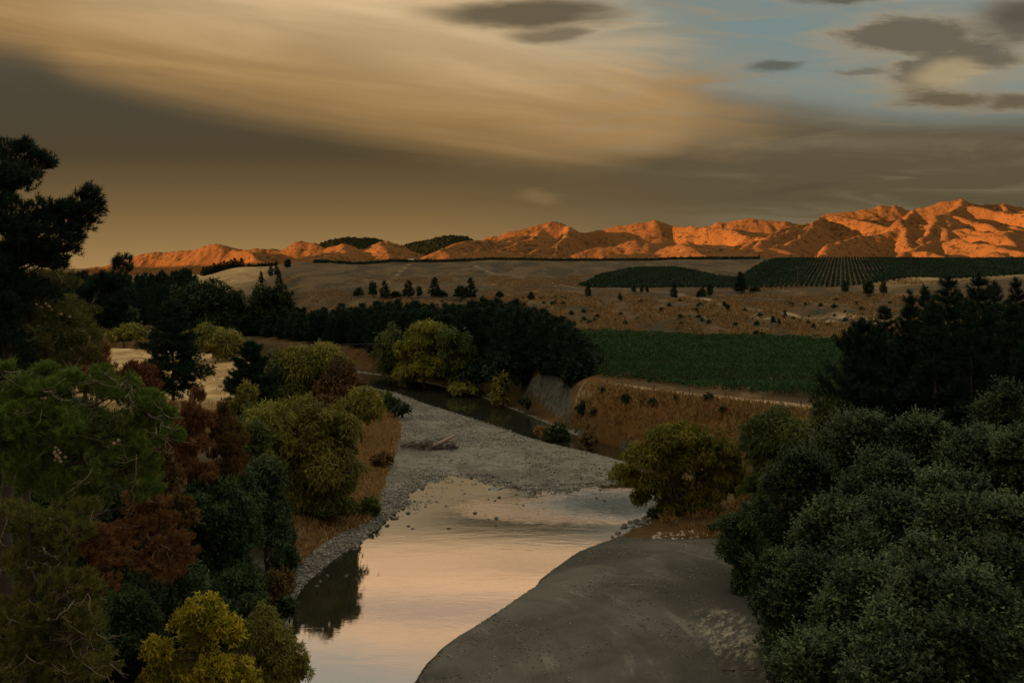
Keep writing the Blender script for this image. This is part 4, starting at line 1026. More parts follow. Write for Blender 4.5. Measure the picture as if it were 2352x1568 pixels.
pine([(60, 1190, 70, 40), (140, 1200, 60, 36), (50, 1250, 80, 45), (150, 1240, 50, 36), (20, 1310, 70, 50), (100, 1320, 70, 40), (180, 1350, 40, 30), (150, 1370, 60, 34), (60, 1400, 80, 50), (110, 1440, 60, 40), (30, 1480, 80, 50), (90, 1530, 70, 50), (0, 1560, 80, 60), (160, 1480, 60, 50), (190, 1430, 40, 40), (150, 1560, 70, 50), (210, 1530, 50, 50)],
     34, 70, 'pine_olive', 'olive pine in the lower left corner with drooping bare twigs', 1165, L=.19, nn=24, W=.022, cov=1.15, twigs=110, tm=BKD)
pine([(232, 800, 14, 22), (225, 825, 28, 24), (205, 850, 34, 26), (232, 860, 26, 24), (215, 885, 36, 26)], 60, 222, 'brown', 'small red brown dead pine against the straw field', 785, L=.22, nn=20, W=.038, cov=1.4, name='dead_pine', up=.9)
pine([(300, 858, 24, 20), (268, 876, 24, 18), (335, 862, 20, 20), (295, 890, 44, 20), (350, 884, 20, 20)], 64, 302, 'brown', 'rusty brown dead pine in front of the layered dark pine', 825, L=.22, nn=20, W=.038, cov=1.3, name='dead_pine', up=.9)
pine([(455, 915, 16, 26), (448, 950, 30, 30), (425, 985, 36, 36), (465, 985, 32, 36), (405, 1030, 44, 40), (455, 1035, 48, 40), (410, 1080, 46, 40), (460, 1085, 48, 36), (430, 1120, 50, 26)], 70, 445, 'brown', 'red brown pointed dead conifer with the tall top in the middle of the left bank', 893, L=.24, nn=20, W=.036, cov=1.6, name='dead_pine', up=1.1)
pine([(515, 945, 16, 22), (515, 975, 28, 28), (520, 1015, 38, 36), (550, 1005, 22, 34), (520, 1055, 42, 36), (545, 1060, 28, 36), (505, 1095, 40, 30)], 72, 520, 'brown_olive', 'browning conifer with a lower point right of the red brown one', 930, L=.24, nn=20, W=.036, cov=1.6, name='dead_pine', up=1.1)
pine([(340, 1110, 28, 30), (360, 1150, 34, 34), (320, 1160, 36, 36), (310, 1210, 44, 40), (365, 1200, 34, 40), (390, 1245, 40, 34), (330, 1260, 50, 40), (410, 1290, 30, 34), (360, 1310, 60, 34), (290, 1240, 36, 40)], 54, 340, 'brown', 'rust red dead pine below the bright green spreading pine', 1095, L=.2, nn=20, W=.032, cov=1.4, name='dead_pine', up=.9, twigs=30)
pine([(190, 1205, 40, 22), (215, 1230, 34, 26), (170, 1240, 40, 26), (205, 1265, 46, 24), (250, 1290, 40, 34), (230, 1340, 50, 40)], 44, 200, 'brown', 'low rust red dead pine above the lower left corner pine', 1185, L=.19, nn=20, W=.03, cov=1.3, name='dead_pine', up=.9)

# layered pine and bushy conifer on the field
g = gen()
cr, tk, H, Wd = conifer_mesh('layered_pine', 19.0, 6.2, g, 17, 6, .62, 18, .085, zb=.12, power=.6, up=.02, dens=2.2, droop=-.1)
b = ((398 - CU) / F * 172, 172.0); put_tree('pine_tree', cr, tk, (*b, gz(*b)), 'dark pine with level tiers of boughs standing in the straw field', cm=M['pine'], tm=BKD, s=(1.15, 1.15, 1.0))
cr, tk, H, Wd = conifer_mesh('bushy_conifer', 13.0, 5.0, g, 20, 7, .62, 18, .085, zb=.02, power=.7, up=.35, dens=2.2)
b = ((578 - CU) / F * 163, 163.0); put_tree('pine_tree', cr, tk, (*b, gz(*b)), 'bushy dark conifer at the left end of the willow clump', cm=M['pine'], tm=BKD, s=(1.0, 1.0, .93))

# ------------------------------------------------ black conifers on the right
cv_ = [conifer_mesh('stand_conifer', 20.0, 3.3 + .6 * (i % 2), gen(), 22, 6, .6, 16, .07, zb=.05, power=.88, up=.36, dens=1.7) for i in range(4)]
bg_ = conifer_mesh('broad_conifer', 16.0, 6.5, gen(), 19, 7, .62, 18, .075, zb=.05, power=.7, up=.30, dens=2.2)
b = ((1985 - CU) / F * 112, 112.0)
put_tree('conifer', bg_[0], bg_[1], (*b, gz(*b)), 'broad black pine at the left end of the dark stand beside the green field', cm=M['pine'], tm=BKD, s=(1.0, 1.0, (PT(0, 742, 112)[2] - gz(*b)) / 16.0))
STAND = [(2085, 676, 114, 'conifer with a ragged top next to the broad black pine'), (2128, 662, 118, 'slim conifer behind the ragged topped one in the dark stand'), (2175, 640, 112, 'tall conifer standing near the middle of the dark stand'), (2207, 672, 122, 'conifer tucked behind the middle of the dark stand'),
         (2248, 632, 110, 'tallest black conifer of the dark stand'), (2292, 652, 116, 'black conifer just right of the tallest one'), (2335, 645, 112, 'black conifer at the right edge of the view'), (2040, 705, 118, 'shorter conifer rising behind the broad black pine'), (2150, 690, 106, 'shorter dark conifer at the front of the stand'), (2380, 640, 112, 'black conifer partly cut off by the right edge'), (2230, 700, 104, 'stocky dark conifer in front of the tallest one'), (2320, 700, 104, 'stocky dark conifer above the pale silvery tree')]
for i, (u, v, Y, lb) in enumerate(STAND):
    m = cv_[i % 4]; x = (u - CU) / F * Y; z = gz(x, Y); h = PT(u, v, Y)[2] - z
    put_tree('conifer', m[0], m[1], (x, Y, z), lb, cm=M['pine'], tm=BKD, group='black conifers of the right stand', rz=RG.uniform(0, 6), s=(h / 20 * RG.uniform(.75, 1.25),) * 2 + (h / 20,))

# ------------------------------------------------ the wood along the channel and the far pine forest
wv_ = [conifer_mesh('wood_conifer', 14.0, 3.4 + .4 * i, gen(), 15, 6, 1.0, 9, .16, zb=.02, power=.55, up=.3, dens=1.35) for i in range(4)]
WOODTOP = [(560, 706), (620, 712), (700, 712), (760, 706), (830, 704), (880, 697), (940, 698), (1000, 708), (1060, 704), (1100, 688), (1150, 692), (1200, 700), (1240, 712), (1275, 728), (1310, 748), (1340, 772), (1365, 805)]
n = 0
for row, (dY, dv, st) in enumerate([(20, 0, 21), (8, 6, 21), (-6, 18, 24)]):
    for u in np.arange(556 + row * 7, 1362, st):
        uu = u + RG.uniform(-6, 6)
        Yb = float(np.interp(uu, [560, 800, 1000, 1100, 1200, 1300, 1360], [330, 285, 252, 236, 214, 196, 184])) + dY + RG.uniform(-3, 3)
        if row == 2 and uu < 860: Yb += 4
        tv = float(np.interp(uu, [p[0] for p in WOODTOP], [p[1] for p in WOODTOP])) + dv + RG.uniform(-7, 8)
        x = (uu - CU) / F * Yb; z = gz(x, Yb)
        if z < .5: continue
        h = PT(uu, tv, Yb)[2] - z; m = wv_[RG.integers(4)]
        s = h / 14.0; sx = max(s, .75) * RG.uniform(.85, 1.2)
        put_tree('conifer', m[0], m[1], (x, Yb, z), 'black conifer standing in the dense dark wood along the river channel', cm=M['pine'], tm=BKD, group='conifers of the dark wood along the channel', rz=RG.uniform(0, 6), s=(sx, sx, s)); n += 1
for row, (Yb0, top0, st) in enumerate([(560, 629, 15), (500, 634, 17), (430, 645, 20), (385, 662, 24)]):
    for u in np.arange(90, 450, st):
        uu = u + RG.uniform(-5, 5); Yb = Yb0 + RG.uniform(-12, 12)
        tv = top0 + RG.uniform(-6, 8) - (6 if 395 < uu < 430 and row < 2 else 0)
        x = (uu - CU) / F * Yb; z = gz(x, Yb); h = PT(uu, tv, Yb)[2] - z; m = wv_[RG.integers(4)]
        s = h / 14.0
        put_tree('conifer', m[0], m[1], (x, Yb, z), 'dark plantation pine in the forest on the valley floor at left', cm=M['pine'], tm=BKD, group='pines of the far plantation', rz=RG.uniform(0, 6), s=(s * .72, s * .72, s))
for u in np.arange(-150, 110, 22):
    Yb = 520 + RG.uniform(-15, 15); x = (u - CU) / F * Yb; z = gz(x, Yb); h = PT(u, 634, Yb)[2] - z; m = wv_[RG.integers(4)]
    put_tree('conifer', m[0], m[1], (x, Yb, z), 'dark plantation pine in the forest on the valley floor at left', cm=M['pine'], tm=BKD, group='pines of the far plantation', s=(h / 14 * .8, h / 14 * .8, h / 14))

# ------------------------------------------------ scattered trees of the upper slopes (seen small: copies of one conifer and one round bush)
sm_c = conifer_mesh('slope_conifer', 8.0, 1.9, gen(), 10, 5, .8, 9, .2, zb=.04, power=.8, up=.2, dens=1.2)
g = gen(); sm_r = broad_mesh('slope_tree', [(.2, 0, 3.4, 1.7, 1.7, 1.7), (1.1, .3, 1.9, 1.6, 1.6, 1.7), (-1.1, -.4, 1.7, 1.7, 1.6, 1.6), (-.3, .6, 2.6, 1.5, 1.4, 1.5)], g, 'round', .7, .4, 1.6, 8, .42, .3)
g = gen(); sm_b = broad_mesh('scrub', [(0, 0, .55, .9, .9, .6), (.6, .2, .4, .6, .6, .42)], g, 'round', .32, .2, 1.4, 7, .45, .3, trunk_h=.2)
def far_tree(kind, u, vbase, hpx, wpx, label, Y, group=None, cat='tree'):
    x = (u - CU) / F * Y; z = gz(x, Y)
    m, H, Wd = {'c': (sm_c, 8.0, 3.8), 'r': (sm_r, 5.1, 5.4), 'b': (sm_b, 1.15, 2.1)}[kind]
    h = hpx / F * Y / H; wd = wpx / F * Y / Wd
    nm = {'c': 'conifer', 'r': 'round_tree', 'b': 'shrub'}[kind]
    return put_tree(nm, m[0], m[1], (x, Y, z - .05), label, cat, group, rz=RG.uniform(0, 6), s=(wd, wd, h), cm=M['pine'] if kind == 'c' else M['dark'], tm=BKD)
def depth_at(u, v, lo=120.0, hi=1000.0):
    Yt = np.arange(lo, hi, 2.0); X_ = (u - CU) / F * Yt
    vv = HV - (terrain(X_, Yt) - CZ) * F / Yt
    run = np.minimum.accumulate(vv)
    i = int(np.argmax(run <= v)) if (run <= v).any() else len(Yt) - 1
    return float(Yt[i])
SL = [('r', 824, 682, 22, 24, 'roundish tree first of the row along the brown terrace edge'), ('r', 857, 682, 34, 24, 'upright tree second of the row along the brown terrace edge'), ('c', 884, 684, 36, 26, 'ragged dark conifer with a low bush in the terrace row'), ('r', 908, 684, 14, 34, 'low bush spreading right of the ragged terrace conifer'),
      ('c', 938, 683, 36, 30, 'dark conifer midway along the terrace row'), ('r', 963, 682, 24, 18, 'thin sparse tree beside the midway conifer'), ('c', 998, 682, 42, 28, 'tall spired conifer of the terrace row'), ('r', 1013, 682, 16, 30, 'low dark bush at the foot of the spired conifer'),
      ('r', 1060, 686, 30, 36, 'bushy dark tree left of its taller twin on the terrace'), ('c', 1082, 686, 44, 28, 'taller twin conifer on the terrace above the wood'), ('r', 1148, 687, 18, 20, 'small scruffy tree right of the twin conifers'), ('r', 1220, 690, 20, 18, 'lone dark bush above the right end of the wood'),
      ('c', 1351, 682, 32, 16, 'slim conifer below the left tip of the hillside vines'), ('r', 1424, 690, 16, 10, 'tiny pale stemmed tree on the brown terrace'), ('r', 1456, 672, 18, 14, 'dark bush first in the line below the vine block'), ('r', 1474, 672, 15, 9, 'dark bush second in the line below the vine block'), ('r', 1486, 671, 14, 9, 'dark bush third in the line below the vine block'), ('c', 1548, 686, 36, 18, 'sparse conifer on the terrace below the vines'),
      ('r', 1612, 684, 22, 24, 'rounded dark bush beside a taller tree near the dirt track'), ('r', 1631, 682, 30, 20, 'taller dark tree of the pair near the dirt track'), ('c', 1701, 673, 44, 30, 'biggest dark conifer at the lower edge of the vines'), ('r', 1734, 672, 16, 24, 'pair of low dark bushes right of the biggest conifer'), ('c', 1941, 671, 24, 18, 'dark conifer left of the round one below the right vines'), ('r', 1995, 678, 32, 34, 'round dark tree on the pale slope below the right vines'), ('c', 2029, 675, 34, 18, 'upright conifer on the pale slope nearest the black stand'),
      ('r', 1664, 706, 14, 10, 'little dark bush by the bend of the dirt track'), ('r', 1672, 711, 13, 12, 'little dark bush just below the bend of the dirt track'), ('c', 1803, 730, 17, 10, 'small lone conifer on the scrubby scarp'), ('r', 1776, 744, 18, 12, 'upright dark bush in the middle of the scarp'), ('r', 1790, 747, 14, 10, 'small bush paired with the upright one on the scarp'), ('r', 1869, 758, 12, 12, 'dark bush low on the scarp at right'), ('r', 1914, 780, 12, 10, 'dark bush at the far right corner of the green field'), ('r', 1738, 770, 10, 20, 'low dark bush on the scarp just above the field'), ('r', 1752, 772, 9, 16, 'low bush right beside another above the field'), ('r', 1365, 786, 13, 16, 'round bush at the left top corner of the green field'), ('r', 1408, 783, 12, 15, 'round bush second from the left above the green field')]
for k_, u, v, h, w_, lb in SL:
    far_tree(k_, u, v, h, w_, lb, depth_at(u, v, 290 if v < 760 else 250), cat='tree' if h > 20 else 'bush')
for i, u in enumerate(np.linspace(468, 555, 12)):
    far_tree('c', u, 620, 20 + RG.uniform(-3, 4), 16, 'dark conifer in the row along the pale knoll skyline', 800 + RG.uniform(-6, 6), 'conifers along the knoll skyline')
for i, u in enumerate(np.linspace(572, 632, 9)):
    far_tree('r', u, 608, 9 + RG.uniform(-2, 3), 9, 'small dark tree in the low line at the crest of the knoll', 790, 'trees at the knoll crest')
for k_, u, vb_, h, w_, Y_, lb in [('r', 430, 640, 32, 30, 700, 'round dark tree at the left foot of the pale knoll'), ('c', 416, 640, 26, 16, 720, 'slim conifer left of the round tree at the knoll'), ('r', 660, 612, 20, 22, 720, 'dark tree alone on the skyline above the brown slope'), ('c', 622, 640, 30, 12, 640, 'left of two slim conifers on the knoll side'), ('c', 635, 636, 32, 12, 640, 'right of two slim conifers on the knoll side'),
                                   ('c', 641, 658, 36, 16, 560, 'slim conifer below the pair on the knoll side'), ('c', 600, 652, 26, 12, 600, 'small slim conifer on the pale knoll'), ('c', 585, 676, 36, 24, 480, 'ragged conifer between the two dark domed trees'), ('r', 512, 652, 26, 52, 430, 'flat topped dark pine rising behind the dome tree'), ('r', 545, 668, 44, 36, 430, 'dark upright tree right of the flat topped pine')]:
    far_tree(k_, u, vb_, h, w_, lb, Y_)
for u, v, r, lb in [(1384, 919, 6, 'smallest dark bush at the left end of the rusty bank'), (1438, 928, 10, 'round dark bush on the rusty bank below the second post'), (1498, 931, 11, 'wide dark bush on the rusty bank'), (1480, 936, 7, 'dark bush touching the wide one on the rusty bank'), (1552, 917, 6, 'little bush just under the dirt track'), (1626, 926, 10, 'dark bush on the upper rusty bank near the fence'), (1660, 948, 7, 'dark bush low on the rusty bank behind the yellow willow'), (1340, 938, 13, 'dark bush at the top of the grey cliff'), (1365, 946, 10, 'dark bush on the bank right of the grey cliff')]:
    far_tree('b', u, v, r * 1.7, r * 2.3, lb, depth_at(u, v + r, 140, 175), cat='bush')
nb_ = 0
while nb_ < 150:
    u = RG.uniform(760, 2050); v = RG.uniform(690, 775) if u > 1300 else RG.uniform(684, 705)
    Yt = depth_at(u, v, 295, 420)
    if not 296 < Yt < 415: nb_ += .2; continue
    s = RG.uniform(3, 9) * (1 if v > 700 else .7)
    far_tree('b', u, v, s, s * 1.5, 'low dark scrub bush on the brown scarp above the green field', Yt, 'scrub bushes on the brown scarp', 'bush'); nb_ += 1
# ================================================================ vineyards
def vine_row(name, p, q, wid, hei, per_m, ls, mat, label, group):
    g = gen(); p = np.array(p); q = np.array(q); L = np.linalg.norm(q - p)
    n = int(L * per_m); f = g.random(n)
    xy = p + (q - p) * f[:, None]; d = (q - p) / L; nrm = np.array([-d[1], d[0]])
    off = g.normal(0, wid * .42, n)
    xy = xy + nrm * off[:, None]
    zb = terrain(xy[:, 0], xy[:, 1])
    hh = hei * (0.88 + .18 * np.sin(f * L * .9 + g.uniform(0, 6))) * (1 - .35 * np.abs(off) / wid)
    z = zb + hh * (g.random(n) ** .6)
    mid = np.array([*((p + q) / 2), 0]); mid[2] = float(terrain(np.array([mid[0]]), np.array([mid[1]]))[0])
    C = np.stack([xy[:, 0], xy[:, 1], z], -1) - mid
    A = unit(rdir(n, g) + UP * .35) * ls * g.uniform(.6, 1.3, n)[:, None]
    Bv = unit(np.cross(A, rdir(n, g))) * ls * .42
    V, Q = quads(C, A, Bv, .6)
    o = link(name, build(name, V, Q, {'tint': np.repeat(np.clip(g.random(n) * .7 + .3 * g.random(), 0, 1), 4)}), None, mat)
    o.location = mid
    return tag(o, label, 'vine row', group)
MV = foliage('vine_leaves', (0.015, 0.040, 0.010), (0.036, 0.080, 0.020), .25)
MVD = foliage('upper_vine_leaves', (0.009, 0.022, 0.011), (0.022, 0.042, 0.017), .2)
# lower field: rows run across the view
FLD = [PW(u, v, 9.0) for u, v in [(1300, 850), (1378, 865), (1470, 875), (1585, 890), (1751, 906), (1887, 919), (2000, 935), (2130, 950)]] + [(135, 200), (120, 245), (88, 250), ((1668 - CU) / F * 266, 266), ((1378 - CU) / F * 288, 288), (14, 284), (14, 215)]
def clip_line(p0, d, poly, lo, hi, st=1.0):
    tt = np.arange(lo, hi, st); X_ = p0[0] + d[0] * tt; Y_ = p0[1] + d[1] * tt
    m = inside(X_, Y_, poly)
    if not m.any(): return None
    i = np.where(m)[0]
    return (p0[0] + d[0] * tt[i[0]], p0[1] + d[1] * tt[i[0]]), (p0[0] + d[0] * tt[i[-1]], p0[1] + d[1] * tt[i[-1]])
da = unit(np.array([1.0, -0.16]))
for k in range(62):
    r_ = clip_line((0, 146 + k * 2.45), da, FLD, -60, 220)
    if r_ is None or np.hypot(r_[1][0] - r_[0][0], r_[1][1] - r_[0][1]) < 8: continue
    vine_row('vine_row', r_[0], r_[1], .75, 1.65 + .52 * math.sin(k * .55) + .2 * math.sin(k * 1.7 + 1), 52 if k < 25 else 34, .26 if k < 25 else .36, MV, 'long leafy green vine row crossing the level field on the river terrace', 'vine rows of the level green field')
# upper hillside: rows run up and away
UPB = [PH(1325, 520), PH(1378, 512), PH(1668, 500), PH(1750, 490), PH(1833, 480), PH(1900, 468), PH(2000, 452), PH(2144, 438), PH(2181, 425), PH(2352, 420), PH(2600, 420), PH(2700, 640), PH(2600, 872), PH(2144, 874), PH(1900, 874), PH(1780, 880), PH(1745, 780), PH(1735, 700), PH(1715, 625), PH(1700, 610), PH(1640, 640), PH(1600, 690), PH(1555, 740), PH(1480, 745), PH(1430, 700), PH(1380, 620)]
du = unit(np.array([0.362, 1.0])); dn = np.array([du[1], -du[0]])
for k in range(156):
    off = -156 + k * 2.6
    r_ = clip_line(dn * off, du, UPB, 300, 1050, 2.0)
    if r_ is None or np.hypot(r_[1][0] - r_[0][0], r_[1][1] - r_[0][1]) < 10: continue
    vine_row('vine_row', r_[0], r_[1], .38, 1.7, 9, .68, MVD, 'dark vine row running up the hillside vineyard below the orange hills', 'vine rows of the hillside vineyard')
# the thin dark hedge line of vines along the crest
for k in range(4):
    r0, r1 = PH(720, 805 + k * 3), PH(1745, 888 + k * 3)
    pts = [r0] + [PH(u, yy + k * 3) for u, yy in [(900, 868), (1178, 874), (1378, 886)]] + [r1]
    for a_, b_ in zip(pts[:-1], pts[1:]):
        vine_row('vine_row', a_, b_, .8, 2.2, 6, 1.2, MVD, 'thin dark vine row drawn along the crest under the orange hills', 'vine rows along the crest')

# ================================================================ dry grass, gravel, stones
def grass_mass():
    g = gen(); P_ = []
    def pick(n, fx, fy, test):
        x_ = g.uniform(*fx, n); y_ = g.uniform(*fy, n)
        h, zi_ = terrain(x_, y_, True)
        k = test(x_, y_, h, zi_)
        return np.stack([x_[k], y_[k], h[k]], -1)
    A_ = pick(60000, (5, 75), (128, 172), lambda x, y, h, q: (~q['left']) & ~q['wat'] & (q['e'] > -q['w'] * .8) & (q['e'] < .3) & (x > 9.5 + g.normal(0, 1.2, len(x))))
    B_ = pick(90000, (-45, -10), (92, 210), lambda x, y, h, q: q['left'] & (~q['bar']) & (seg_dist(x, y, BAR + BAR[:1]) < 14 * g.random(len(x)) + 2))
    C_ = pick(30000, (-120, -20), (150, 330), lambda x, y, h, q: q['left'] & (~q['bar']) & (fbm(x / 9, y / 9, 7, 3) > .1))
    D_ = pick(70000, (-60, 170), (245, 420), lambda x, y, h, q: (q['scarp'] > .3) & (fbm(x / 8, y / 14, 67, 3) > -.05))
    F_ = pick(60000, (-150, 260), (400, 640), lambda x, y, h, q: (~q['left']) & (fbm(x / 30, y / 60, 68, 4) > .08) & (CU + F * x / y > 620) & ~inside(x, y, UPB))
    E_ = pick(9000, (17, 36), (95, 112), lambda x, y, h, q: (~q['wat']) & (~q['left']) & (fbm(x / 2.5, y / 2.5, 17, 2) > .05) & (q['d'] > 2) & ~q['nb'])
    V_, Q_, T_, o = [], [], [], 0
    for S_, hgt, wd, tl in [(A_, .75, .10, .35), (B_, .55, .09, .45), (C_, .35, .10, .8), (D_, .75, .28, .22), (E_, .55, .07, .25), (F_, .55, .30, .05)]:
        n = len(S_)
        A = unit(UP * 1.0 + g.normal(0, .45, (n, 3))) * hgt * g.uniform(.5, 1.3, n)[:, None]
        Bv = unit(np.cross(A, rdir(n, g))) * wd * g.uniform(.6, 1.4, n)[:, None]
        V, Q = quads(S_ - [0, 0, .03], A, Bv, .45)
        V_.append(V); Q_.append(Q + o); o += len(V); T_.append(np.repeat(np.clip(tl + g.normal(0, .25, n), 0, 1), 4))
    ob = link('grass', build('grass', np.concatenate(V_), np.concatenate(Q_), {'tint': np.concatenate(T_)}), None, M['straw'])
    tag(ob, 'tufts of dry tawny grass over banks and slopes', 'grass', kind='stuff')
grass_mass()

ms, t = material('river_stone')
rnd = t.n('ShaderNodeObjectInfo').outputs['Random']
nn_ = t.noise(t.n('ShaderNodeTexCoord').outputs['Object'], 4.0, 4, .6)
c = t.mix(rnd, (0.055, 0.05, 0.042), (0.15, 0.135, 0.11))
finish(t, t.mix(nn_, scale3((1, 1, 1), 0.0) if False else c, t.mix(.5, c, (0.10, .09, .075))), .8, nn_, .5, .05)
mp_, t = material('pale_stone')
rnd = t.n('ShaderNodeObjectInfo').outputs['Random']
nn_ = t.noise(t.n('ShaderNodeTexCoord').outputs['Object'], 4.0, 4, .6)
finish(t, t.mix(nn_, t.mix(rnd, (0.26, 0.23, 0.17), (0.46, 0.42, 0.33)), (0.20, .18, .14)), .85, nn_, .5, .05)
mgs, t = material('loose_shingle')
tt_ = t.attr('tint')
finish(t, t.ramp(tt_, [(0.0, (0.050, 0.047, 0.040)), (0.5, (0.165, 0.150, 0.122)), (0.8, (0.27, 0.245, 0.20)), (1.0, (0.44, 0.40, 0.33))]), .85)

def gravel_mass():
    g = gen()
    def pts(n, fx, fy, test):
        x_ = g.uniform(*fx, n); y_ = g.uniform(*fy, n); h, q = terrain(x_, y_, True); k = test(x_, y_, h, q)
        return np.stack([x_[k], y_[k], h[k]], -1)
    A_ = pts(90000, (-45, 20), (78, 240), lambda x, y, h, q: q['bar'] & (fbm(x / 5, y / 8, 33, 3) + .5 * fbm(x / 1.5, y / 1.5, 34, 2) > -.35 + .5 * g.random(len(x))))
    S_ = pts(30000, (-24, 16), (84, 132), lambda x, y, h, q: (q['bar'] & (q['d'] < 3.0)) | (q['wat'] & (q['d'] < .9) & q['left']))
    W_ = pts(26000, (-17, 14), (110, 133), lambda x, y, h, q: q['wat'] & (q['d'] < 9) & (fbm(x / 3.2, y / 1.7, 27, 3) > .02 + .075 * seg_dist(x, y, LS)) & (seg_dist(x, y, LS) < 8))
    B_ = pts(26000, (-8, 32), (52, 106), lambda x, y, h, q: q['nb'] & ((q['d'] < 1.4) | (fbm(x / 3, y / 3, 37, 3) > .05)))
    C_ = pts(5000, (11, 26), (97, 110), lambda x, y, h, q: (~q['left']) & ((q['d'] < 1.2)))
    sets = [(A_, .035, .20), (S_, .06, .26), (W_, .06, .26), (B_, .025, .10), (C_, .07, .24)]
    oc = np.array([(1, 0, 0), (0, 1, 0), (-1, 0, 0), (0, -1, 0), (0, 0, 1), (0, 0, -1)], float)
    of = np.array([(0, 1, 4), (1, 2, 4), (2, 3, 4), (3, 0, 4), (1, 0, 5), (2, 1, 5), (3, 2, 5), (0, 3, 5)])
    V_, Q_, T_, o = [], [], [], 0
    for S, a_, b_ in sets:
        n = len(S); r = a_ + (b_ - a_) * g.random(n) ** 3
        ang_ = g.uniform(0, 6.28, n); ca, sa = np.cos(ang_), np.sin(ang_)
        v = oc[None] * (1 + g.normal(0, .18, (n, 6, 1))) * (r[:, None] * np.array([1.25, .9, .62]))[:, None, :]
        vx = v[..., 0] * ca[:, None] - v[..., 1] * sa[:, None]; vy = v[..., 0] * sa[:, None] + v[..., 1] * ca[:, None]
        z0 = np.maximum(S[:, 2], -.12) + r * .25
        V = np.stack([vx + S[:, None, 0], vy + S[:, None, 1], v[..., 2] + z0[:, None]], -1).reshape(-1, 3)
        Q = (of[None] + 6 * np.arange(n)[:, None, None]).reshape(-1, 3)
        V_.append(V); Q_.append(Q + o); o += len(V); T_.append(np.repeat(np.clip(g.beta(2, 2.6, n), 0, 1), 6))
    ob = link('gravel', build('gravel', np.concatenate(V_), np.concatenate(Q_), {'tint': np.concatenate(T_)}), None, mgs)
    tag(ob, 'loose grey shingle stones strewn over the bars and shallows', 'gravel', kind='stuff')
gravel_mass()

def stone_mesh(seed):
    g = np.random.default_rng(seed); V, Q = [], []
    n, m = 7, 10
    ph = g.uniform(0, 6, 6)
    for i in range(n):
        th = math.pi * (i + .001) / (n - 1 + .002)
        for j in range(m):
            a_ = 2 * math.pi * j / m
            d = np.array([math.sin(th) * math.cos(a_), math.sin(th) * math.sin(a_), math.cos(th)])
            r = 1 + .16 * math.sin(2 * d[0] + ph[0]) + .13 * math.sin(3 * d[1] + ph[1]) + .10 * math.sin(4 * d[2] + ph[2] + 2 * d[0])
            V.append(d * r * [1.2, .95, .68])
    for i in range(n - 1):
        for j in range(m): Q.append((i * m + j, (i + 1) * m + j, (i + 1) * m + (j + 1) % m, i * m + (j + 1) % m))
    return build('river_stone', V, Q, smooth=True)
stones = [stone_mesh(s) for s in (1, 2, 3)]; pales = [stone_mesh(s) for s in (4, 5)]
for m_ in stones: m_.materials.append(ms)
for m_ in pales: m_.materials.append(mp_)
def put_stone(meshes, x, y, r, label, group):
    z = max(gz(x, y), -.10) + r * .22
    o = link('river_stone', meshes[RG.integers(len(meshes))]); o.location = (x, y, z)
    k = RG.uniform(.8, 1.2); o.scale = (r * k, r / k, r * RG.uniform(.8, 1.1)); o.rotation_euler = (RG.normal(0, .15), RG.normal(0, .15), RG.uniform(0, 6.28))
    tag(o, label, 'stone', group)
lab_w, grp_w = 'dark rounded stone standing in the shallows at the head of the pale pool', 'stones in the shallows of the pool'
nst = 0
for u, v, r in [(1092, 1178, .27), (1139, 1206, .22), (1033, 1213, .22), (950, 1214, .24), (978, 1163, .2), (1140, 1190, .28), (1062, 1125, .2), (1082, 1097, .28), (938, 1178, .3), (938, 1208, .22), (910, 1190, .3), (870, 1205, .25), (852, 1218, .25), (1012, 1095, .26), (1215, 1118, .22), (1122, 1192, .2), (952, 1150, .25), (1003, 1152, .2), (1025, 1162, .2), (890, 1207, .28)]:
    x, y = PW(u, v); put_stone(stones, x, y, r, lab_w, grp_w); nst += 1
while nst < 125:
    u = RG.uniform(930, 1420); v = RG.normal(float(np.interp(u, [930, 1030, 1100, 1200, 1300, 1420], [1150, 1110, 1115, 1135, 1140, 1122])), 16)
    x, y = PW(u, v); put_stone(stones, x, y, .08 + .18 * RG.random() ** 2.2, lab_w, grp_w); nst += 1
lab_s, grp_s = 'grey stone on the left waterline of the pool below the willows', 'stones on the left waterline'
i_ = 0
LSW = np.array([PW(u, v) for u, v in [(981, 1112), (939, 1136), (932, 1164), (893, 1192), (851, 1228), (816, 1256), (770, 1284), (735, 1312), (702, 1341), (681, 1370)]])
while i_ < 75:
    k = RG.integers(len(LSW) - 1); f = RG.random(); p = LSW[k] + (LSW[k + 1] - LSW[k]) * f
    put_stone(stones, p[0] + RG.normal(-.5, .9), p[1] + RG.normal(.2, .6), .10 + .20 * RG.random() ** 2, lab_s, grp_s); i_ += 1
lab_p, grp_p = 'pale cream stone in the heap at the top of the sand bar', 'pale stones at the top of the sand bar'
for _ in range(55):
    u = RG.uniform(1500, 1660); v = RG.normal(1240 - (u - 1580) * .03, 7); x, y = PW(u, v, 1.0)
    put_stone(pales, x, y, .10 + .16 * RG.random() ** 1.5, lab_p, grp_p)
lab_r, grp_r = 'dark stone on the spit where the rapids meet the right bank', 'stones on the spit by the rapids'
for _ in range(40):
    u = RG.uniform(1405, 1500); v = RG.normal(float(np.interp(u, [1405, 1440, 1470, 1500], [1236, 1203, 1196, 1190])), 6); x, y = PW(u, v)
    put_stone(stones, x, y, .12 + .2 * RG.random() ** 1.5, lab_r, grp_r)

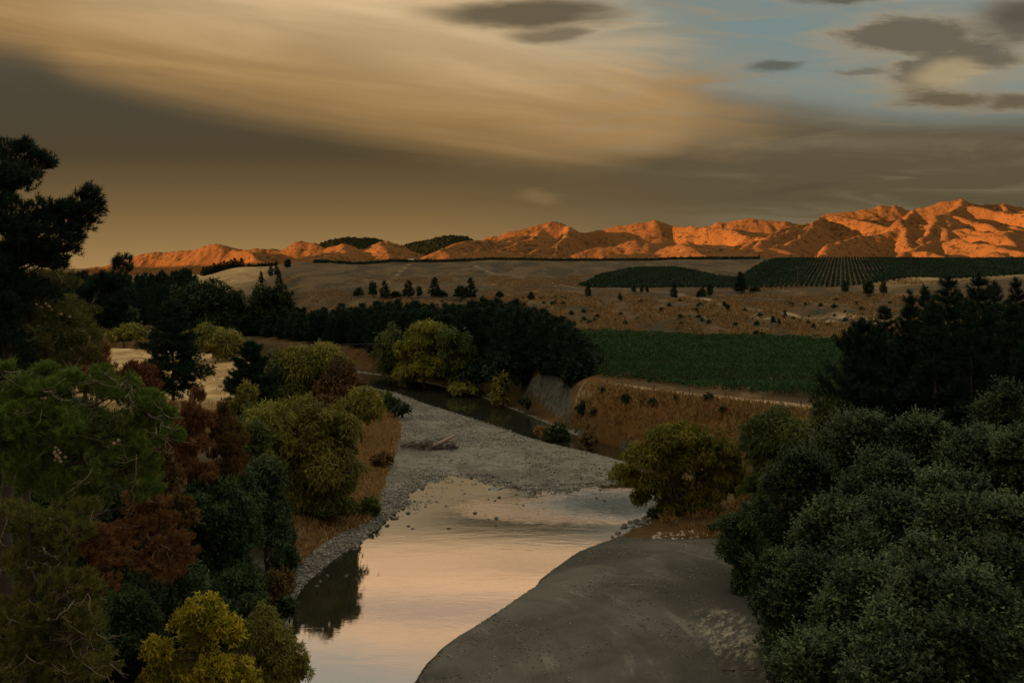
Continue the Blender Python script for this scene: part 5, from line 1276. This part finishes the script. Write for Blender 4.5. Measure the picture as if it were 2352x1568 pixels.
# ================================================================ driftwood
def driftwood():
    g = gen(); b = PW(1000, 1027, 1.1); z = gz(*b)
    r = empty('driftwood', (*b, z)); tag(r, 'grey driftwood log lying on the shingle with one end raised on a heap of sticks', 'driftwood')
    def loc(u, v, Y): return PT(u, v, Y) - np.array([*b, z])
    Yb = b[1]
    V, Q = tube([loc(978, 1032, Yb - .6), loc(1003, 1021, Yb - .5), loc(1030, 1007, Yb), loc(1056, 994, Yb + .5)], [.36, .32, .23, .10], 9)
    link('log', build('log', V, Q, smooth=True), r, BKP)
    tp = []
    for _ in range(260):
        c = np.array([np.clip(g.normal(0, 2.4), -4.6, 3.6), g.normal(0, .9), abs(g.normal(.3, .42))]); c[0] -= .5
        d = unit(np.array([1.0, g.normal(0, .5), g.normal(0, .22)])) * g.uniform(.5, 1.9)
        tp.append(tube(limb_path(c - d * .5, c + d * .5, g, 4, .0, .05), np.linspace(.06, .02, 4) * g.uniform(.5, 1.3), 4))
    V, Q = merge(tp); nq = len(Q) // 2
    tag(link('sticks', build('sticks', V, Q[nq:]), r, BKD), kind='stuff'); tag(link('pale_sticks', build('pale_sticks', V, Q[:nq]), r, BK), kind='stuff')
    for s in (-1, 1):
        V, Q = tube([loc(1040, 1003, Yb + .8), loc(1048 + 4 * s, 996 - 4 * s, Yb + .6)], [.06, .02], 5)
        link('branch', build('branch', V, Q), r, BKP)
driftwood()
for u, v, L_, an, lb in [(1460, 1348, 1.1, .2, 'short pale stick lying on the sand bar'), (1360, 1337, .8, -1.0, 'thin bent stick on the left of the sand bar'), (1700, 1538, 2.6, .15, 'long dark stick at the edge of the pale patch on the sand bar')]:
    b = PW(u, v, 1.9); z = gz(*b); b = PW(u, v, z); z = gz(*b); g = gen()
    V, Q = tube(limb_path(np.array([-L_ / 2 * math.cos(an), -L_ / 2 * math.sin(an), .05]), np.array([L_ / 2 * math.cos(an), L_ / 2 * math.sin(an), .05]), g, 5, 0, .04), [.05, .05, .045, .035, .02], 6)
    o = link('stick', build('stick', V, Q, smooth=True), None, BKD if 'dark' in lb else BKP); o.location = (*b, z); tag(o, lb, 'stick')

# ================================================================ fence, power lines, hut
def fence():
    pts = [PW(u, v, 9.0) for u, v in [(1395, 886), (1429, 891), (1504, 901), (1584, 910), (1667, 920), (1752, 928), (1840, 938), (1930, 950)]]
    g = gen(); b = pts[0]; z0 = gz(*b)
    r = empty('wire_fence', (*b, z0)); tag(r, 'wire fence of thin dark posts along the dirt track below the green field', 'fence')
    tops = []
    for x, y in pts:
        z = gz(x, y)
        V, Q = tube([(x - b[0], y - b[1], z - z0 - .3), (x - b[0] + g.normal(0, .03), y - b[1], z - z0 + 1.2)], [.075, .065], 7)
        link('post', build('post', V, Q), r, BKD); tops.append((x - b[0], y - b[1], z - z0))
    for h in (.45, .8, 1.1):
        V, Q = tube([(a_[0], a_[1], a_[2] + h) for a_ in tops], [.008] * len(tops), 3)
        link('wire', build('wire', V, Q), r, BK)
fence()
mwire, t = material('grey_wire'); finish(t, (0.20, 0.19, 0.16), .5)
def power_line():
    Ya, Yb = 196.0, 232.0
    pa = PT(-150, 776, Ya); pb = PT(1098, 786, Yb)
    r = empty('power_line', (pa[0], pa[1], gz(pa[0], pa[1]))); o0 = np.array(r.location)
    tag(r, 'thin power line crossing in front of the dark wood at left', 'power line')
    n = 24; f = np.linspace(0, 1, n)[:, None]; path = pa + (pb - pa) * f; path[:, 2] -= (4 * .9 * f * (1 - f))[:, 0]
    V, Q = tube(path - o0, [.016] * n, 4); link('wire', build('wire', V, Q), r, mwire)
    for p in (pa, pb):
        zg = gz(p[0], p[1])
        V, Q = tube([(p[0] - o0[0], p[1] - o0[1], zg - o0[2] - .5), (p[0] - o0[0], p[1] - o0[1], p[2] - o0[2] + .3)], [.16, .11], 8); link('pole', build('pole', V, Q), r, BK)
power_line()
def utility_pole():
    x, y = PH(1832, 486); z = gz(x, y); r = empty('utility_pole', (x, y, z)); tag(r, 'tall wooden utility pole with a crossarm at the bottom edge of the hillside vines', 'utility pole')
    hgt = CZ + (HV - 611) / F * y - z
    V, Q = tube([(0, 0, -.5), (0, 0, hgt)], [.2, .14], 8); link('pole', build('pole', V, Q), r, BK)
    V, Q = tube([(-1.1, 0, hgt - .7), (1.1, 0, hgt - .7)], [.09, .09], 6); link('crossarm', build('crossarm', V, Q), r, BK)
    for s in (-.9, 0, .9):
        V, Q = tube([(s, 0, hgt - .62), (s, 0, hgt - .3)], [.06, .05], 6); link('insulator', build('insulator', V, Q), r, mwire)
utility_pole()
def hut():
    x, y = PH(945, 874); z = gz(x, y); r = empty('hut', (x, y, z)); tag(r, 'tiny pale hut on the crest just under the orange hills', 'hut')
    mwall, t = material('pale_boards'); finish(t, (0.5, .47, .4), .8)
    mroof, t = material('grey_iron'); finish(t, (0.22, .22, .21), .5)
    w_, d_, h_ = 2.6, 1.8, 2.0
    V = [(-w_, -d_, -.3), (w_, -d_, -.3), (w_, d_, -.3), (-w_, d_, -.3), (-w_, -d_, h_), (w_, -d_, h_), (w_, d_, h_), (-w_, d_, h_)]
    link('wall', build('wall', V, [(0, 1, 5, 4), (1, 2, 6, 5), (2, 3, 7, 6), (3, 0, 4, 7)]), r, mwall)
    V = [(-w_ - .2, -d_ - .3, h_ - .1), (w_ + .2, -d_ - .3, h_ - .1), (w_ + .2, 0, h_ + .9), (-w_ - .2, 0, h_ + .9), (w_ + .2, d_ + .3, h_ - .1), (-w_ - .2, d_ + .3, h_ - .1)]
    link('roof', build('roof', V, [(0, 1, 2, 3), (3, 2, 4, 5)]), r, mroof)
    V = [(-.45, -d_ - .02, 0), (.45, -d_ - .02, 0), (.45, -d_ - .02, 1.7), (-.45, -d_ - .02, 1.7)]
    link('door', build('door', V, [(0, 1, 2, 3)]), r, mroof)
hut()
# ================================================================ light, sky, camera
sun = bpy.data.lights.new('sun', 'SUN'); sun.energy = 5.0; sun.angle = math.radians(0.5); sun.color = (1.0, 0.49, 0.19)
so = bpy.data.objects.new('sun', sun); col.objects.link(so)
te = math.tan(math.radians(SUN_EL))
so.rotation_euler = Vector((sd[0], sd[1], -te)).to_track_quat('-Z', 'Y').to_euler()

w = bpy.data.worlds.new("World"); scene.world = w; w.use_nodes = True
t = NT(w.node_tree)
sp = t.n('ShaderNodeSeparateXYZ', {0: t.n('ShaderNodeTexCoord').outputs['Generated']})
x, y, z = sp.outputs
ay = t.m('MAXIMUM', t.m('ABSOLUTE', y), 0.14)
a = t.mul(t.m('DIVIDE', x, ay), F / CU)                       # -1..1 across the field of view
b = t.mul(t.m('DIVIDE', t.m('MAXIMUM', z, -0.03), ay), F / HV)  # 0 at the horizon, 1 at sixteen degrees up
a = t.m('MINIMUM', t.m('MAXIMUM', a, -4.0), 4.0)
b = t.m('MINIMUM', b, 9.0)
nb = t.noise(t.vec(t.mul(a, 1.1), t.mul(b, 1.3)), 1.6, 5, 0.55, 0.4)
ns = t.noise(t.vec(t.add(a, t.mul(b, 0.9)), t.mul(t.add(b, t.mul(a, 0.22)), 4.2)), 1.5, 6, 0.55, 0.6)
nf = t.noise(t.vec(t.mul(a, 1.4), t.mul(b, 5.5), 3.0), 2.2, 6, 0.6, 0.8)
nb0 = t.sub(nb, 0.5); ns0 = t.sub(ns, 0.5); nf0 = t.sub(nf, 0.5)
def vb(v): return (HV - v) / HV
def ua(u): return (u - CU) / CU
# lower edge of the bright sheet = upper edge of the dark deck
fc = t.n('ShaderNodeFloatCurve')
cv = fc.mapping.curves[0]
ptsc = [(-0.2, 0.84), (0, vb(120)), (200, vb(190)), (470, vb(255)), (700, vb(290)), (900, vb(335)), (1200, vb(372)), (1400, vb(372)), (1540, vb(330)), (1680, vb(250)), (1800, vb(248)), (2000, vb(262)), (2352, vb(262))]
while len(cv.points) > 2: cv.points.remove(cv.points[1])
n_ = [((-0.0 if i == 0 else ua(u)) , v) for i, (u, v) in enumerate(ptsc)][1:]
allp = [(0.0, 0.86)] + [((p + 1.6) / 3.2, v) for p, v in n_] + [(1.0, 0.58)]
cv.points[0].location = allp[0]; cv.points[1].location = allp[-1]
for p in allp[1:-1]: cv.points.new(*p)
fc.mapping.update()
t.put(fc.inputs['Value'], t.lin(a, -1.6, 1.6, 0.0, 1.0))
B = fc.outputs[0]
db = t.add(t.sub(b, B), t.add(t.mul(nb0, 0.10), t.mul(ns0, 0.10)))
rightness = t.sm(a, 0.05, 0.6)
deck = t.sm(db, t.lin(rightness, 0, 1, 0.16, 0.09), t.lin(rightness, 0, 1, -0.08, -0.10))
# clear blue between clouds
nish = t.n('ShaderNodeTexSky', sky_type='NISHITA', sun_disc=False, sun_elevation=math.radians(SUN_EL), sun_rotation=math.atan2(-sd[0], -sd[1]), altitude=100.0)
blue = t.mix(0.25, (0.200, 0.270, 0.262), t.mix(1.0, nish.outputs[0], (0.10, 0.10, 0.10), 'MULTIPLY'))
# bright sheet
cream = t.mix(t.sm(db, 0.06, 0.58), (0.40, 0.235, 0.086), (0.66, 0.470, 0.255))
cream = t.mix(t.mul(t.sm(ns, 0.36, 0.68), 0.60), t.mix(0.80, (0, 0, 0), cream), t.mix(1.0, cream, (1.18, 1.18, 1.20), 'MULTIPLY'))
sheet = t.sm(t.add(t.add(a, t.mul(t.sub(b, 1.0), 0.72)), t.add(t.mul(nb0, 0.55), t.mul(nf0, 0.45))), 0.34, -0.06)
c = t.mix(sheet, blue, cream)
wisp = t.mul(t.sm(nf, 0.46, 0.72), t.sm(a, -0.1, 0.3))
c = t.mix(t.mul(wisp, 0.75), c, (0.30, 0.25, 0.165))
# deck colours
dk = t.ramp(t.m('MINIMUM', b, 1.0), [(0.0, (0.36, 0.215, 0.080)), (0.10, (0.27, 0.165, 0.062)), (0.24, (0.165, 0.104, 0.041)), (0.42, (0.082, 0.059, 0.028)), (0.60, (0.070, 0.058, 0.036)), (0.8, (0.085, 0.070, 0.045))])
dr = t.ramp(t.m('MINIMUM', b, 1.0), [(0.0, (0.22, 0.165, 0.080)), (0.10, (0.165, 0.125, 0.062)), (0.25, (0.105, 0.080, 0.042)), (0.5, (0.115, 0.090, 0.052)), (0.7, (0.13, 0.105, 0.07))])
dcol = t.mix(t.sm(a, -0.25, 0.55), dk, dr)
dcol = t.mix(t.mul(t.mul(t.sm(nf, 0.5, 0.72), 0.6), rightness), dcol, (0.19, 0.15, 0.088))
dcol = t.mix(t.mul(t.mul(t.sm(nf, 0.46, 0.28), 0.5), rightness), dcol, (0.070, 0.057, 0.036))
wa = t.add(a, t.add(t.mul(nf0, 0.11), t.mul(ns0, 0.06))); wb = t.add(b, t.add(t.mul(t.sub(t.noise(t.vec(t.mul(a, 2.6), t.mul(b, 4.0), 7.0), 2.0, 5, 0.6), 0.5), 0.085), t.mul(ns0, 0.03)))
def blob(u, v, ru, rv, amt=1.0, tilt=0.0, nz=0.6, soft=(1.3, 0.4)):
    da = t.mul(t.sub(wa, ua(u)), CU / ru); dv = t.mul(t.sub(wb, vb(v)), HV / rv)
    dv = t.add(dv, t.mul(da, tilt))
    r = t.m('SQRT', t.add(t.mul(da, da), t.mul(dv, dv)))
    r = t.add(r, t.mul(nf0, nz))
    return t.mul(t.sm(r, soft[0], soft[1]), amt)
c = t.mix(deck, c, dcol)
c = t.mix(blob(1560, 290, 260, 70, 0.6, 0.15, 1.2, (1.3, 0.1)), c, (0.36, 0.225, 0.095))
c = t.mix(blob(1320, 330, 190, 50, 0.5, 0.0, 1.2, (1.3, 0.1)), c, (0.33, 0.205, 0.085))
c = t.mix(blob(1235, 450, 55, 18, 0.6, 0.1, 1.0, (1.2, 0.1)), c, (0.24, 0.155, 0.07))
c = t.mix(blob(1950, 330, 420, 22, 0.35, 0.02, 1.0, (1.2, 0.1)), c, (0.20, 0.165, 0.105))
# lens clouds and the broken cloud at right
dkc = (0.105, 0.084, 0.052)
c = t.mix(blob(1340, 95, 260, 60, 0.6, 0.1, 1.0, (1.3, 0.1)), c, (0.42, 0.34, 0.22))
c = t.mix(blob(1195, 34, 235, 34, 0.92, 0.0, 0.7), c, dkc)
c = t.mix(blob(1258, 84, 100, 20, 0.75, 0.0, 0.7), c, (0.12, 0.095, 0.058))
fine = t.sub(t.noise(t.vec(t.mul(a, 3.2), t.mul(b, 5.2), 11.0), 2.4, 7, 0.62, 0.5), 0.5)
def bank(blobs, nz, cols, lo):
    """a broken cloud: soft cores summed, their edges torn by noise, thin lit rims and a grey body"""
    f = None
    for (u, v, ru, rv, k) in blobs:
        da = t.mul(t.sub(wa, ua(u)), CU / ru); dv = t.mul(t.sub(wb, vb(v)), HV / rv)
        g_ = t.mul(t.m('POWER', 2.718, t.mul(-1.0, t.add(t.mul(da, da), t.mul(dv, dv)))), k)
        f = g_ if f is None else t.m('MAXIMUM', f, g_)
    near = t.sm(f, 0.02, 0.16)
    f = t.add(f, t.add(t.mul(fine, nz * 1.25), t.mul(nf0, nz * 1.1)))
    body = t.mix(t.sm(f, lo - .02, lo + .50), cols[0], cols[1])
    return t.mul(near, t.sm(f, lo - .28, lo + .38)), body
c = t.mix(blob(2160, 130, 360, 140, 0.6, 0.0, 1.2, (1.3, 0.2)), c, (0.27, 0.235, 0.17))
al, body = bank([(2110, 85, 190, 60, 1.0), (2160, 150, 130, 70, .85), (2260, 110, 160, 90, .75), (2340, 60, 90, 70, .8)], .75, ((0.36, 0.29, 0.19), (0.135, 0.111, 0.075)), .30)
c = t.mix(t.mul(al, .9), c, body)
c = t.mix(blob(2185, 165, 95, 34, 0.75, -0.35, 0.8), c, (0.44, 0.34, 0.185))
al, body = bank([(2180, 228, 150, 30, 1.0), (2310, 232, 110, 28, .9)], .6, ((0.30, 0.235, 0.145), (0.135, 0.105, 0.062)), .32)
c = t.mix(t.mul(al, .95), c, body)
al, body = bank([(2350, 30, 110, 40, 1.0)], .6, ((0.30, 0.24, 0.16), (0.095, 0.082, 0.060)), .35)
c = t.mix(t.mul(al, .95), c, body)
c = t.mix(blob(1778, 151, 68, 15, 0.85, -0.1, 0.6), c, (0.105, 0.105, 0.085))
c = t.mix(blob(1990, 163, 75, 9, 0.6, 0.0, 0.9), c, (0.12, 0.108, 0.08))
c = t.mix(blob(2360, 40, 130, 50, 0.85, 0.0, 0.9), c, (0.105, 0.092, 0.068))
c = t.mix(blob(1950, -6, 130, 14, 0.85, 0.0, 0.7), c, (0.085, 0.075, 0.052))
# the brighter sky above: peach sheet, then pale blue grey towards the zenith
upn = t.add(b, t.add(t.mul(nb0, 0.35), t.mul(a, -0.10)))
upc = t.ramp(t.m('DIVIDE', upn, 4.0), [(0.24, (1.40, 0.88, 0.48)), (0.262, (2.0, 1.20, 0.61)), (0.280, (1.60, 0.97, 0.52)), (0.300, (2.05, 1.22, 0.63)), (0.324, (1.45, 0.95, 0.60)), (0.345, (1.95, 1.18, 0.64)), (0.371, (1.40, 1.02, 0.68)), (0.392, (1.05, 0.92, 0.72)), (0.47, (1.0, 0.92, 0.70)), (0.6, (1.0, 0.92, 0.70)), (1.0, (1.0, 0.93, 0.71))])
upc = t.mix(t.mul(t.sm(a, 0.22, 0.75), 0.75), upc, (1.0, 0.98, 0.88))
upc = t.mix(t.mul(t.sm(ns, 0.5, 0.72), 0.35), upc, t.mix(1.0, upc, (0.62, 0.58, 0.55), 'MULTIPLY'))
upc = t.mix(blob(1340, -72, 330, 30, 0.6, 0.0, 0.8), upc, (0.95, 0.60, 0.33))
upc = t.mix(blob(1000, -178, 330, 40, 0.55, 0.0, 0.8), upc, (0.95, 0.68, 0.48))
c = t.mix(t.sm(t.add(b, t.mul(nb0, 0.1)), 0.99, 1.10), c, upc)
c = t.mix(t.mul(t.sm(y, 0.05, -0.25), 0.55), c, t.mix(1.0, c, (0.25, 0.22, 0.18), 'MULTIPLY'))
below = t.sm(z, 0.0, -0.02)
c = t.mix(below, c, (0.05, 0.04, 0.022))
c10 = t.mix(1.0, c, (3.54, 3.54, 3.54), 'MULTIPLY')
bg = t.n('ShaderNodeBackground', {'Color': c10, 'Strength': 0.1})
t.put(t.n('ShaderNodeOutputWorld').inputs['Surface'], bg.outputs[0])

cam = bpy.data.cameras.new('camera'); cam.sensor_width = 36.0; cam.lens = 36.0 * F / 2352.0
cam.shift_y = -(784.0 - HV) / 2352.0
cam.clip_start = 0.5; cam.clip_end = 30000.0
co = bpy.data.objects.new('camera', cam); co.location = (0, 0, CZ); co.rotation_euler = (math.pi / 2, 0, 0)
col.objects.link(co); scene.camera = co
vs = scene.view_settings
vs.view_transform = 'Standard'; vs.look = 'None'; vs.exposure = 1.5; vs.gamma = 1.0; vs.use_curve_mapping = False
cy = scene.cycles
cy.use_denoising = True
cy.max_bounces = 5; cy.diffuse_bounces = 3; cy.glossy_bounces = 2; cy.transmission_bounces = 2; cy.transparent_max_bounces = 4
cy.caustics_reflective = False; cy.caustics_refractive = False
